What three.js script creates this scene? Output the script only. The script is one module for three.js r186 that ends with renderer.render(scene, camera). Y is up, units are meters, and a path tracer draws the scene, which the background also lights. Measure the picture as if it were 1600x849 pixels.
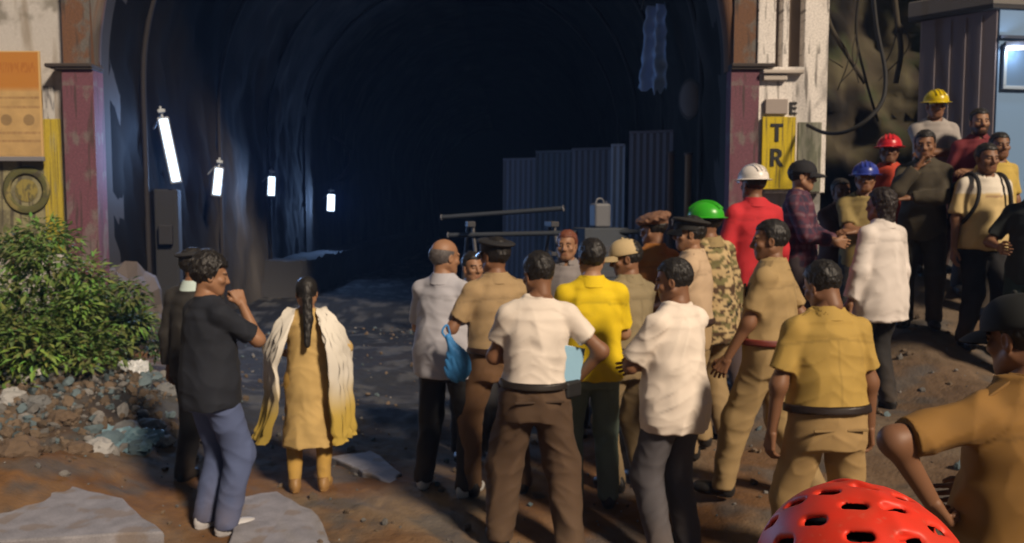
import * as THREE from 'three';
import { mergeGeometries } from 'three/addons/utils/BufferGeometryUtils.js';
import { RoundedBoxGeometry } from 'three/addons/geometries/RoundedBoxGeometry.js';
import { TextGeometry } from 'three/addons/geometries/TextGeometry.js';
import { FontLoader } from 'three/addons/loaders/FontLoader.js';
import { createNoise3D, createNoise2D } from 'simplex-noise';

// ------------------------------------------------------------------ camera, sky, key light, exposure
const scene = new THREE.Scene();
const F = 1300, CAMY = 2.0, HORIZON = 330;
const PITCH = -Math.atan((424.5 - HORIZON) / F);
const camera = new THREE.PerspectiveCamera(2 * Math.atan(424.5 / F) * 180 / Math.PI, 1024 / 543, 0.05, 400);
camera.position.set(0, CAMY, 0);
camera.rotation.x = PITCH;
const renderer = new THREE.WebGLRenderer({ antialias: true });
renderer.toneMapping = THREE.LinearToneMapping;
renderer.toneMappingExposure = 1.0;
renderer.shadowMap.enabled = true;
{ // night sky: dim teal-blue town glow, a little stronger towards the horizon
  const w = 64, h = 32, data = new Float32Array(w * h * 4);
  for (let y = 0; y < h; y++) for (let x = 0; x < w; x++) {
    const e = (y + 0.5) / h * 2 - 1, g = 0.7 + 0.5 * Math.pow(1 - Math.abs(e), 3), i = (y * w + x) * 4;
    data[i] = 0.038 * g; data[i + 1] = 0.052 * g; data[i + 2] = 0.066 * g; data[i + 3] = 1;
  }
  const t = new THREE.DataTexture(data, w, h, THREE.RGBAFormat, THREE.FloatType);
  t.mapping = THREE.EquirectangularReflectionMapping; t.magFilter = THREE.LinearFilter; t.needsUpdate = true;
  scene.background = t; scene.environment = t;
}
const sun = new THREE.DirectionalLight(new THREE.Color().setRGB(1, 0.81, 0.61), 4.3);
sun.position.set(13.5, 17, 12); sun.target.position.set(0, 0, -6);
scene.fog = new THREE.FogExp2(new THREE.Color().setRGB(0.24, 0.46, 1), 0.0020); // dusty air in and before the tunnel
camera.focus = 1.0; camera.userData.fStop = 11;
sun.castShadow = true; sun.shadow.radius = 15; sun.shadow.mapSize.set(4096, 4096);
Object.assign(sun.shadow.camera, { left: -16, right: 16, top: 16, bottom: -16, near: 0.5, far: 70 });
scene.add(sun, sun.target);

// ------------------------------------------------------------------ helpers
let seed = 20417;
const rnd = () => { seed = (seed + 0x6d2b79f5) | 0; let t = Math.imul(seed ^ (seed >>> 15), 1 | seed); t = (t + Math.imul(t ^ (t >>> 7), 61 | t)) ^ t; return ((t ^ (t >>> 14)) >>> 0) / 4294967296; };
const R = (a, b) => a + (b - a) * rnd();
const N3 = createNoise3D(rnd), N2 = createNoise2D(rnd);
const fbm2 = (x, y, o = 4) => { let s = 0, a = 0.5; for (let i = 0; i < o; i++) { s += a * N2(x, y); x = x * 2.03 + 7; y = y * 2.03 - 3; a *= 0.5; } return s; };
const fbm3 = (x, y, z, o = 3) => { let s = 0, a = 0.5; for (let i = 0; i < o; i++) { s += a * N3(x, y, z); x = x * 2.03 + 7; y = y * 2.03 - 3; z = z * 2.03 + 1; a *= 0.5; } return s; };
const clamp = (x, a, b) => x < a ? a : x > b ? b : x;
const sst = (a, b, x) => { x = clamp((x - a) / (b - a), 0, 1); return x * x * (3 - 2 * x); };
const mix = (a, b, t) => a + (b - a) * t;
const mix3 = (a, b, t) => [mix(a[0], b[0], t), mix(a[1], b[1], t), mix(a[2], b[2], t)];
const V = (x, y, z) => new THREE.Vector3(x, y, z);
const D2R = Math.PI / 180;
function at(px, py, d) { // a pixel of the 1600 x 849 photograph at depth d (metres ahead) -> the point in the place
  const u = (px - 800) / F, v = (424.5 - py) / F, s = Math.sin(PITCH), c = Math.cos(PITCH);
  const y = v * c + s, z = v * s - c, t = d / -z;
  return V(u * t, CAMY + y * t, -d);
}
const used = {};
function numbered(n) { if (!(n in used)) { used[n] = 0; return n; } used[n]++; return n + '_' + String(used[n]).padStart(3, '0'); }
function tag(o, label, category, group, kind) { if (label) o.userData.label = label; if (category) o.userData.category = category; if (group) o.userData.group = group; if (kind) o.userData.kind = kind; return o; }
function base(name, pos, turn, label, category, group) { const g = new THREE.Group(); g.name = numbered(name); g.position.copy(pos); g.rotation.y = turn || 0; scene.add(g); return tag(g, label, category, group); }
function obj(name, geo, mat, parent) {
  const m = new THREE.Mesh(Array.isArray(geo) ? mergeGeometries(geo.map((g) => g.index ? g.toNonIndexed() : g)) : geo, mat);
  m.name = parent ? name : numbered(name); m.castShadow = m.receiveShadow = true; (parent || scene).add(m); return m;
}
const mats = {};
function mat(r, g, b, rough = 0.85, extra = {}) {
  const key = [r, g, b, rough, JSON.stringify(Object.keys(extra)), extra.metalness, extra.sheen].join();
  if (!Object.values(extra).some((v) => v && v.isTexture) && mats[key]) return mats[key];
  const M = extra.physical ? THREE.MeshPhysicalMaterial : THREE.MeshStandardMaterial; delete extra.physical;
  return mats[key] = new M({ color: new THREE.Color().setRGB(r, g, b), roughness: rough, ...extra });
}
const box = (w, h, d, x = 0, y = 0, z = 0, r = 0.01) => new RoundedBoxGeometry(w, h, d, 2, Math.min(r, w / 2.1, h / 2.1, d / 2.1)).translate(x, y, z);
const tube = (pts, r, seg = 24, rad = 8) => new THREE.TubeGeometry(new THREE.CatmullRomCurve3(pts), seg, r, rad);
const lin2s = (c) => { c = clamp(c, 0, 1); return Math.round(255 * (c <= 0.0031308 ? c * 12.92 : 1.055 * Math.pow(c, 1 / 2.4) - 0.055)); };
function tex(w, h, fn, color = true) { // fn(u, v) -> linear rgb, v upwards
  const d = new Uint8Array(w * h * 4);
  for (let y = 0; y < h; y++) for (let x = 0; x < w; x++) {
    const c = fn((x + 0.5) / w, (y + 0.5) / h), i = (y * w + x) * 4;
    for (let k = 0; k < 3; k++) d[i + k] = color ? lin2s(c[k]) : Math.round(255 * clamp(c[k], 0, 1));
    d[i + 3] = 255;
  }
  const t = new THREE.DataTexture(d, w, h); t.magFilter = THREE.LinearFilter; t.minFilter = THREE.LinearMipmapLinearFilter; t.generateMipmaps = true;
  t.wrapS = t.wrapT = THREE.RepeatWrapping; if (color) t.colorSpace = THREE.SRGBColorSpace; t.needsUpdate = true; return t;
}
function setColors(g, fn) { // vertex colours from the position
  const p = g.attributes.position, c = new Float32Array(p.count * 3);
  for (let i = 0; i < p.count; i++) { const k = fn(p.getX(i), p.getY(i), p.getZ(i), i); c[3 * i] = k[0]; c[3 * i + 1] = k[1]; c[3 * i + 2] = k[2]; }
  g.setAttribute('color', new THREE.BufferAttribute(c, 3)); return g;
}
const vcol = (rough = 0.9, extra = {}) => new THREE.MeshStandardMaterial({ vertexColors: true, roughness: rough, ...extra });

// surface nets: meshes the zero level of a distance field
function field(sdf, lo, hi, cell) {
  const nx = Math.ceil((hi[0] - lo[0]) / cell) + 2, ny = Math.ceil((hi[1] - lo[1]) / cell) + 2, nz = Math.ceil((hi[2] - lo[2]) / cell) + 2;
  const val = new Float32Array(nx * ny * nz), B = 6, X0 = lo[0] - cell / 2, Y0 = lo[1] - cell / 2, Z0 = lo[2] - cell / 2, rad = B * cell * 0.87 * 1.7 + 0.01;
  const live = [];
  for (let bz = 0; bz < nz; bz += B) for (let by = 0; by < ny; by += B) for (let bx = 0; bx < nx; bx += B) {
    const d = sdf(X0 + (bx + B / 2) * cell, Y0 + (by + B / 2) * cell, Z0 + (bz + B / 2) * cell), far = Math.abs(d) > rad;
    if (!far) live.push(bx, by, bz);
    for (let z = bz; z < Math.min(bz + B, nz); z++) for (let y = by; y < Math.min(by + B, ny); y++) for (let x = bx; x < Math.min(bx + B, nx); x++)
      val[(z * ny + y) * nx + x] = far ? d : sdf(X0 + x * cell, Y0 + y * cell, Z0 + z * cell);
  }
  const id = new Int32Array(nx * ny * nz).fill(-1), pos = [], nor = [], ind = [], sx = 1, sy = nx, sz = nx * ny, off = [0, sx, sy, sx + sy, sz, sx + sz, sy + sz, sx + sy + sz];
  const E = [[0, 1], [2, 3], [4, 5], [6, 7], [0, 2], [1, 3], [4, 6], [5, 7], [0, 4], [1, 5], [2, 6], [3, 7]];
  for (let z = 0; z < nz - 1; z++) for (let y = 0; y < ny - 1; y++) for (let x = 0; x < nx - 1; x++) {
    const i = (z * ny + y) * nx + x; let m = 0;
    for (let k = 0; k < 8; k++) if (val[i + off[k]] < 0) m |= 1 << k;
    if (m === 0 || m === 255) continue;
    let ax = 0, ay = 0, az = 0, n = 0;
    for (const [a, b] of E) {
      const va = val[i + off[a]], vb = val[i + off[b]];
      if ((va < 0) === (vb < 0)) continue;
      const t = va / (va - vb);
      ax += mix(a & 1, b & 1, t); ay += mix((a >> 1) & 1, (b >> 1) & 1, t); az += mix(a >> 2, b >> 2, t); n++;
    }
    const px = X0 + (x + ax / n) * cell, py = Y0 + (y + ay / n) * cell, pz = Z0 + (z + az / n) * cell, e = cell * 0.5;
    id[i] = pos.length / 3; pos.push(px, py, pz);
    const a = sdf(px + e, py - e, pz - e), b = sdf(px - e, py - e, pz + e), c = sdf(px - e, py + e, pz - e), d = sdf(px + e, py + e, pz + e);
    let gx = a - b - c + d, gy = -a - b + c + d, gz = -a + b - c + d; const l = Math.hypot(gx, gy, gz) || 1;
    nor.push(gx / l, gy / l, gz / l);
  }
  const quad = (a, b, c, d, flip) => { if (a < 0 || b < 0 || c < 0 || d < 0) return; flip ? ind.push(a, c, b, a, d, c) : ind.push(a, b, c, a, c, d); };
  for (let z = 1; z < nz - 1; z++) for (let y = 1; y < ny - 1; y++) for (let x = 1; x < nx - 1; x++) {
    const i = (z * ny + y) * nx + x, s = val[i] < 0;
    if (s !== (val[i + sx] < 0)) quad(id[i], id[i - sy], id[i - sy - sz], id[i - sz], s);
    if (s !== (val[i + sy] < 0)) quad(id[i], id[i - sz], id[i - sz - sx], id[i - sx], s);
    if (s !== (val[i + sz] < 0)) quad(id[i], id[i - sx], id[i - sx - sy], id[i - sy], s);
  }
  // orient by the normals
  for (let k = 0; k < ind.length; k += 3) {
    const a = ind[k] * 3, b = ind[k + 1] * 3, c = ind[k + 2] * 3;
    const ux = pos[b] - pos[a], uy = pos[b + 1] - pos[a + 1], uz = pos[b + 2] - pos[a + 2], vx = pos[c] - pos[a], vy = pos[c + 1] - pos[a + 1], vz = pos[c + 2] - pos[a + 2];
    const n = [uy * vz - uz * vy, uz * vx - ux * vz, ux * vy - uy * vx];
    if (n[0] * (nor[a] + nor[b] + nor[c]) + n[1] * (nor[a + 1] + nor[b + 1] + nor[c + 1]) + n[2] * (nor[a + 2] + nor[b + 2] + nor[c + 2]) < 0) { const t = ind[k + 1]; ind[k + 1] = ind[k + 2]; ind[k + 2] = t; }
  }
  const g = new THREE.BufferGeometry();
  g.setAttribute('position', new THREE.BufferAttribute(new Float32Array(pos), 3));
  g.setAttribute('normal', new THREE.BufferAttribute(new Float32Array(nor), 3));
  g.setIndex(ind); return g;
}
const smin = (a, b, k) => { const h = Math.max(k - Math.abs(a - b), 0) / k; return Math.min(a, b) - h * h * k * 0.25; };
const smax = (a, b, k) => -smin(-a, -b, k);
function cone(a, b, ra, rb) { // tapered capsule
  const ax = a.x, ay = a.y, az = a.z, bx = b.x - ax, by = b.y - ay, bz = b.z - az, l2 = bx * bx + by * by + bz * bz || 1e-9;
  return (x, y, z) => { const px = x - ax, py = y - ay, pz = z - az, t = clamp((px * bx + py * by + pz * bz) / l2, 0, 1); return Math.hypot(px - bx * t, py - by * t, pz - bz * t) - (ra + (rb - ra) * t); };
}
const ell = (cx, cy, cz, a, b, c) => { const m = Math.min(a, b, c); return (x, y, z) => { const k = Math.hypot((x - cx) / a, (y - cy) / b, (z - cz) / c); return (k - 1) * (k > 1 ? m + (Math.max(a, b, c) - m) * 0.4 : m); }; };

// ------------------------------------------------------------------ heads, hands, shoes, hats (built once, in their own frames)
function headField() {
  const cran = ell(0, 0.033, -0.014, 0.075, 0.087, 0.096), face = ell(0, -0.042, 0.026, 0.06, 0.076, 0.068), chin = cone(V(-0.012, -0.094, 0.06), V(0.012, -0.094, 0.06), 0.022, 0.022);
  const nose = cone(V(0, 0.014, 0.087), V(0, -0.027, 0.106), 0.008, 0.013), wing = cone(V(-0.012, -0.031, 0.094), V(0.012, -0.031, 0.094), 0.009, 0.009), brow = cone(V(-0.036, 0.024, 0.076), V(0.036, 0.024, 0.076), 0.012, 0.012);
  const jawL = cone(V(0.056, -0.05, 0), V(0.022, -0.09, 0.052), 0.02, 0.02), lipU = cone(V(-0.016, -0.062, 0.084), V(0.016, -0.062, 0.084), 0.0055, 0.0055), lipD = cone(V(-0.015, -0.071, 0.084), V(0.015, -0.071, 0.084), 0.0075, 0.0075);
  const neck = cone(V(0, -0.05, -0.022), V(0, -0.115, -0.022), 0.052, 0.05), cheek = ell(0.043, -0.022, 0.06, 0.024, 0.02, 0.022), ear = ell(0.079, -0.006, -0.008, 0.009, 0.032, 0.019), earIn = ell(0.088, -0.004, -0.004, 0.008, 0.02, 0.011);
  const eye = ell(0.031, 0.004, 0.077, 0.0125, 0.0105, 0.0125), socket = ell(0.031, 0.004, 0.097, 0.021, 0.014, 0.018);
  return (x, y, z) => {
    const X = Math.abs(x);
    let d = smin(cran(x, y, z), face(x, y, z), 0.03); d = smin(d, chin(x, y, z), 0.03); d = smin(d, jawL(X, y, z), 0.03); d = smin(d, neck(x, y, z), 0.03);
    d = smin(d, brow(x, y, z), 0.018); d = smin(d, cheek(X, y, z), 0.02); d = smax(d, -socket(X, y, z), 0.012); d = Math.min(d, eye(X, y, z));
    d = smin(d, nose(x, y, z), 0.014); d = smin(d, wing(x, y, z), 0.008); d = smin(d, lipU(x, y, z), 0.007); d = smin(d, lipD(x, y, z), 0.006);
    d = smin(d, smax(ear(X, y, z), -earIn(X, y, z), 0.006), 0.008);
    return d;
  };
}
const HEAD = headField();
const headGeo = {};
function headMesh(fine, beard, female) {
  const key = [fine, beard, female].join(); if (headGeo[key]) return headGeo[key];
  const g = field(HEAD, [-0.1, -0.185, -0.13], [0.1, 0.13, 0.13], fine ? 0.0042 : 0.0065);
  setColors(g, (x, y, z) => {
    const X = Math.abs(x); let c = [1, 1, 1];
    const de = Math.hypot((X - 0.031) / 1.15, y - 0.004, (z - 0.088) * 0.6);
    if (z > 0.06 && de < 0.0095) c = de < 0.0048 ? [0.06, 0.05, 0.05] : [1.2, 1.35, 1.5];
    else if (z > 0.06 && X > 0.012 && X < 0.052 && Math.abs(y - 0.026 + (X - 0.03) * (X - 0.03) * 8) < 0.0045) c = [0.14, 0.12, 0.12];
    else if (z > 0.07 && X < 0.024 && y < -0.056 && y > -0.079) c = female ? [0.95, 0.5, 0.5] : [0.86, 0.72, 0.72];
    else if (beard && y < -0.035 && z > -0.01 && !(z > 0.07 && X < 0.02 && y > -0.056)) { const k = sst(-0.03, -0.055, y); c = mix3([1, 1, 1], [0.16, 0.14, 0.13], k); }
    else if (beard && z > 0.085 && y < -0.042 && y > -0.056 && X < 0.03) c = [0.2, 0.18, 0.17];
    return c;
  });
  return headGeo[key] = g;
}
const hairGeo = {};
function hairMesh(kind) {
  if (hairGeo[kind]) return hairGeo[kind];
  const full = ell(0, 0.038, -0.018, 0.086, 0.098, 0.106), side = ell(0, 0.02, -0.02, 0.083, 0.092, 0.103);
  let f;
  const edge = (x, y, z) => { // > 0 in front of the hairline
    const X = Math.abs(x); return Math.max(Math.min(z - (0.035 + 0.3 * (y - 0.05)) + (X > 0.06 ? 0.012 : 0), 0.062 - y + 0.25 * X + (z - 0.06) * 0.2, 1), (-0.075 - y)) * 0.8;
  };
  const nz = (x, y, z) => 0.0035 * N3(x * 20, y * 20, z * 20) + 0.0022 * N3(x * 110, y * 35, z * 110);
  if (kind === 'short') f = (x, y, z) => smax(full(x, y, z) + nz(x, y, z), edge(x, y, z), 0.012);
  if (kind === 'bushy') { const b = ell(0, 0.045, -0.02, 0.098, 0.11, 0.116); f = (x, y, z) => smax(b(x, y, z) + 1.8 * nz(x, y, z), edge(x, y, z) - 0.008, 0.012); }
  if (kind === 'balding') f = (x, y, z) => Math.max(side(x, y, z) + nz(x, y, z) * 0.6, edge(x, y, z), y - 0.045);
  if (kind === 'long') { const b = ell(0, 0.04, -0.02, 0.096, 0.106, 0.114), t = cone(V(0, -0.02, -0.05), V(0, -0.14, -0.055), 0.075, 0.06); f = (x, y, z) => smax(smin(b(x, y, z), t(x, y, z), 0.03) + 1.6 * nz(x, y, z), Math.min(edge(x, Math.max(y, -0.06), z), 1), 0.012); }
  if (kind === 'ponytail') {
    const segs = [[V(0, 0.02, -0.1), V(0, -0.06, -0.135), 0.03, 0.034], [V(0, -0.06, -0.135), V(0, -0.22, -0.145), 0.036, 0.04], [V(0, -0.22, -0.145), V(0.008, -0.42, -0.15), 0.038, 0.022]].map((a) => cone(...a));
    f = (x, y, z) => { let d = smax(full(x, y, z) + nz(x, y, z) * 0.5, edge(x, y, z), 0.012); for (const s of segs) d = smin(d, s(x, y, z) + 0.004 * N3(x * 60, y * 14, z * 60), 0.02); return d; };
  }
  return hairGeo[kind] = field(f, [-0.125, kind === 'ponytail' ? -0.47 : -0.22, -0.2], [0.125, 0.17, 0.11], 0.0065);
}
const handGeo = {};
function handMesh(kind, fine) { // left hand: fingers along -y, palm faces -x, thumb towards +z
  const key = kind + fine; if (handGeo[key]) return handGeo[key];
  const curl = { relaxed: 0.42, grip: 1.25, open: 0.12 }[kind], parts = [], palm = [];
  const fz = [0.033, 0.011, -0.011, -0.031], len = [0.071, 0.08, 0.074, 0.058], base_ = [-0.092, -0.096, -0.092, -0.084];
  for (let i = 0; i < 4; i++) {
    palm.push(cone(V(0, -0.012, fz[i] * 0.55), V(0, base_[i], fz[i]), 0.0155, 0.0125));
    let p = V(0, base_[i], fz[i]), a = curl * (0.75 + 0.14 * i); const L = [0.45, 0.31, 0.24], rr = [0.0095, 0.0085, 0.0078, 0.0068];
    for (let k = 0; k < 3; k++) { const q = V(p.x - Math.sin(a) * len[i] * L[k], p.y - Math.cos(a) * len[i] * L[k], p.z + fz[i] * 0.06); parts.push([cone(p, q, rr[k], rr[k + 1]), i]); p = q; a += curl * (0.9 + 0.1 * i); }
  }
  const t0 = V(-0.006, -0.03, 0.022), t1 = V(-0.014, -0.058, 0.05), t2 = V(-0.02 - 0.012 * curl, -0.085, 0.062 - 0.014 * curl), t3 = V(-0.026 - 0.022 * curl, -0.107, 0.064 - 0.03 * curl);
  const th = [cone(t0, t1, 0.017, 0.012), cone(t1, t2, 0.0115, 0.0098), cone(t2, t3, 0.0098, 0.008)], wrist = cone(V(0, 0.03, 0), V(0, -0.02, 0), 0.026, 0.023);
  const f = (x, y, z) => {
    let d = wrist(x, y, z); for (const p of palm) d = smin(d, p(x, y, z), 0.012);
    const fg = [1, 1, 1, 1]; for (const [p, i] of parts) fg[i] = smin(fg[i], p(x, y, z), 0.004);
    let e = Math.min(fg[0], fg[1], fg[2], fg[3]); d = smin(d, e, 0.006);
    let t = smin(smin(th[0](x, y, z), th[1](x, y, z), 0.008), th[2](x, y, z), 0.004); return smin(d, t, 0.008);
  };
  return handGeo[key] = setColors(field(f, [-0.12, -0.2, -0.06], [0.05, 0.06, 0.09], fine ? 0.0032 : 0.0045), () => [1, 1, 1]);
}
let shoeGeo;
function shoeMesh() { // toe towards +z, sole at y = 0
  if (shoeGeo) return shoeGeo;
  const up = [ell(0, 0.04, 0.12, 0.047, 0.042, 0.085), ell(0, 0.05, -0.02, 0.04, 0.062, 0.062), cone(V(0, 0.05, 0), V(0, 0.045, 0.1), 0.042, 0.036), cone(V(0, 0.06, -0.015), V(0, 0.12, -0.015), 0.043, 0.043)];
  const f = (x, y, z) => { let d = up[0](x, y, z); for (let i = 1; i < 4; i++) d = smin(d, up[i](x, y, z), 0.025); const s = Math.max(Math.hypot(x / 0.05, (z - 0.065) / 0.145) - 1, 0) * 0.05; d = Math.min(d, Math.max(s - 0.0, y - 0.022, 0.0 - y, Math.hypot(x / 0.05, (z - 0.065) / 0.145) * 0.05 - 0.05)); return Math.max(d, -y, y - 0.12); };
  return shoeGeo = field(f, [-0.06, -0.01, -0.1], [0.06, 0.14, 0.23], 0.0075);
}
const hatGeo = {};
function hat(kind) { // geometry by sub-part, in the head's frame
  if (hatGeo[kind]) return hatGeo[kind];
  const lathe = (pts, n = 40) => new THREE.LatheGeometry(pts.map(([x, y]) => new THREE.Vector2(x, y)), n);
  const visor = (y, r, len, drop, spread = 1.05) => { // a curved peak at the front
    const pos = [], ind = [], n = 18, m = 5;
    for (const side of [0, 1]) for (let j = 0; j <= m; j++) for (let i = 0; i <= n; i++) {
      const a = (i / n * 2 - 1) * spread, k = Math.cos(a / spread * Math.PI / 2), t = j / m, L = len * Math.pow(Math.max(k, 0), 0.55) * t;
      pos.push(Math.sin(a) * (r - 0.004) * 0.86 + Math.sin(a) * L * 0.25, y - drop * t * t - 0.02 * Math.pow(Math.abs(a), 2) * 0.8 * t - side * 0.006, Math.cos(a) * (r - 0.004) * 1.05 + L);
    }
    const st = (n + 1) * (m + 1), q = (a, b, c, d) => ind.push(a, b, c, a, c, d);
    for (let j = 0; j < m; j++) for (let i = 0; i < n; i++) { const a = j * (n + 1) + i; q(a, a + n + 1, a + n + 2, a + 1); q(st + a, st + a + 1, st + a + n + 2, st + a + n + 1); }
    for (let i = 0; i < n; i++) { const a = m * (n + 1) + i; q(a, st + a, st + a + 1, a + 1); }
    const g = new THREE.BufferGeometry(); g.setAttribute('position', new THREE.Float32BufferAttribute(pos, 3)); g.setIndex(ind); g.computeVertexNormals(); return g;
  };
  const strip = (g) => { g.deleteAttribute('uv'); return g; };
  let o = {};
  if (kind === 'hard') {
    const dome = []; for (let i = 0; i <= 14; i++) { const a = i / 14 * Math.PI / 2; dome.push([Math.max(Math.sin(a) * 0.108, 0.0001), 0.045 + Math.cos(a) * 0.105]); } dome.push([0.11, 0.036], [0.104, 0.036]);
    o.shell = strip(lathe(dome).scale(1, 1, 1.2));
    o.brim = mergeGeometries([strip(lathe([[0.1, 0.042], [0.135, 0.034], [0.137, 0.03], [0.1, 0.034]]).scale(1, 1, 1.15)), visor(0.042, 0.115, 0.05, 0.012)]);
    const rid = []; for (const s of [-0.034, 0, 0.034]) { const p = []; for (let i = 0; i <= 10; i++) { const a = (i / 10 - 0.5) * 2.1; p.push(V(s, 0.047 + Math.cos(a) * 0.104 * Math.sqrt(1 - (s / 0.108) ** 2), Math.sin(a) * 0.129)); } rid.push(strip(tube(p, s ? 0.006 : 0.009, 20, 6))); }
    o.ridge = mergeGeometries(rid);
  } else if (kind === 'police') {
    o.band = strip(lathe([[0.088, 0.03], [0.092, 0.03], [0.094, 0.078], [0.09, 0.08]]).scale(1, 1, 1.2));
    o.crown = strip(lathe([[0.0001, 0.112], [0.06, 0.113], [0.105, 0.108], [0.122, 0.098], [0.118, 0.088], [0.093, 0.074]]).scale(1, 1, 1.14).rotateX(-0.14));
    o.visor = visor(0.036, 0.108, 0.055, 0.03);
    o.badge = mergeGeometries([strip(new THREE.CylinderGeometry(0.017, 0.017, 0.008, 12)), strip(new THREE.ConeGeometry(0.014, 0.03, 8).rotateX(Math.PI / 2).translate(0, 0, -0.016))].map((g) => g.toNonIndexed())).rotateX(Math.PI / 2 - 0.1).translate(0, 0.076, 0.118);
  } else if (kind === 'baseball') {
    const dome = []; for (let i = 0; i <= 12; i++) { const a = i / 12 * Math.PI / 2; dome.push([Math.max(Math.pow(Math.sin(a), 0.8) * 0.096, 0.0001), 0.03 + Math.cos(a) * 0.108]); } dome.push([0.09, 0.028]);
    o.crown = strip(lathe(dome).scale(1, 1, 1.2)); o.visor = visor(0.036, 0.11, 0.085, 0.022); o.button = strip(new THREE.SphereGeometry(0.009, 8, 6).translate(0, 0.14, 0));
  } else if (kind === 'beret') {
    const f = ell(0.022, 0.088, -0.02, 0.125, 0.05, 0.14), b = ell(0, 0.04, -0.014, 0.09, 0.06, 0.112);
    o.crown = field((x, y, z) => Math.max(smin(f(x, y + 0.28 * x, z) + 0.004 * N3(x * 22, y * 22, z * 22), b(x, y, z), 0.03), 0.028 + 0.1 * z - y), [-0.15, 0, -0.2], [0.2, 0.2, 0.16], 0.008);
    o.band = strip(lathe([[0.088, 0.024], [0.094, 0.024], [0.095, 0.048], [0.089, 0.05]]).scale(1, 1, 1.2));
  } else if (kind === 'wrap') { // a cloth tied over the head
    const f = ell(0, 0.042, -0.018, 0.1, 0.105, 0.116);
    o.cloth = field((x, y, z) => Math.max(f(x, y, z) + 0.005 * Math.sin(60 * y + 25 * z + 20 * x) * (0.5 + 0.5 * N3(x * 9, y * 9, z * 9)), 0.028 + (z > 0 ? 0.25 * z : 0.5 * z) - y), [-0.13, -0.1, -0.16], [0.13, 0.17, 0.13], 0.008);
  }
  return hatGeo[kind] = o;
}

// ------------------------------------------------------------------ people
const GROUND = []; // anchors of the ground: [x, z, height]
for (const a of [[-4, -3, 0], [-8, -4, 0.2], [-6, -7, 0.25], [-3.5, -4.6, 0.06], [-4.5, -8.5, 0.25], [-1, -9, 0], [0.5, -10, 0.0], [-3, -10.5, 0], [1.5, -11.5, 0.1], [-1, -14, 0], [-4, -14, 0], [2, -15, 0.05], [-1, -20, 0], [-1, -30, 0], [-1, -45, 0], [-1, -60, 0], [2, -30, 0], [-4, -30, 0],
  [0, -2, 0], [0, 0, 0], [2, 0, 0], [-2, 0, 0], [4, -3, 0.15], [0, 6, 0], [6, 4, 0], [-6, 4, 0], [12, -4, 1.2], [8, -6, 1.0], [5.5, -9.4, 1.7], [6.5, -9.5, 1.7], [4.2, -10.3, 1.3], [8, -10, 2.0], [14, -10, 3], [-14, -10, 0.6], [-14, 0, 0.2], [14, 8, 0], [-10, 12, 0], [10, 14, 0]]) GROUND.push(a);
const PROFILE = [[0.74, 0.150, 0.105], [0.84, 0.168, 0.118], [0.93, 0.166, 0.118], [1.06, 0.142, 0.103], [1.18, 0.156, 0.112], [1.27, 0.172, 0.120], [1.35, 0.160, 0.108], [1.41, 0.115, 0.084], [1.47, 0.065, 0.062], [1.54, 0.055, 0.055]];
function prof(y, belly, w) {
  let i = 0; while (i < PROFILE.length - 2 && y > PROFILE[i + 1][0]) i++;
  const a = PROFILE[i], b = PROFILE[i + 1], t = clamp((y - a[0]) / (b[0] - a[0]), 0, 1), s = t * t * (3 - 2 * t), e = belly * Math.exp(-(((y - 1.05) / 0.14) ** 2));
  return [mix(a[1], b[1], s) * w + e * 0.7, mix(a[2], b[2], s) + e, e * 0.7];
}
function ik(root, target, l1, l2, hint) {
  const d = target.clone().sub(root); let L = d.length(); const max = (l1 + l2) * 0.995; if (L > max) { d.multiplyScalar(max / L); L = max; }
  const end = root.clone().add(d), dir = d.clone().normalize(), h = hint.clone().addScaledVector(dir, -hint.dot(dir)).normalize();
  const a = (l1 * l1 - l2 * l2 + L * L) / (2 * L), r = Math.sqrt(Math.max(l1 * l1 - a * a, 0));
  return [root.clone().addScaledVector(dir, a).addScaledVector(h, r), end];
}
const ARMS = { // wrist target and elbow hint for the left side (x is mirrored for the right)
  down: [[0.27, 0.84, 0.05], [0.4, 0, -1]], back: [[0.27, 0.88, -0.16], [0.3, 0, -1]], fore: [[0.26, 0.9, 0.22], [0.4, 0, -1]],
  hip: [[0.20, 1.03, 0.02], [1, 0, -0.35]], front: [[0.09, 1.06, 0.30], [0.7, -0.6, -0.4]], high: [[0.10, 1.24, 0.30], [0.6, -0.8, -0.2]],
  chin: [[0.05, 1.42, 0.17], [0.7, -1, 0.25]], fold: [[-0.10, 1.14, 0.21], [1, -0.5, 0.2]], behind: [[-0.02, 0.98, -0.18], [1, 0, -0.5]], clasp: [[0.05, 0.93, 0.22], [1, -0.1, -0.2]],
};
const toM = (m) => { const e = m.elements; return (x, y, z) => [e[0] * x + e[4] * y + e[8] * z + e[12], e[1] * x + e[5] * y + e[9] * z + e[13], e[2] * x + e[6] * y + e[10] * z + e[14]]; };
const SKIN = [[0.30, 0.155, 0.085], [0.22, 0.105, 0.055], [0.36, 0.2, 0.12], [0.16, 0.075, 0.042]];
const clothMat = new THREE.MeshPhysicalMaterial({ vertexColors: true, roughness: 0.88, sheen: 0.22 });
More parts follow.
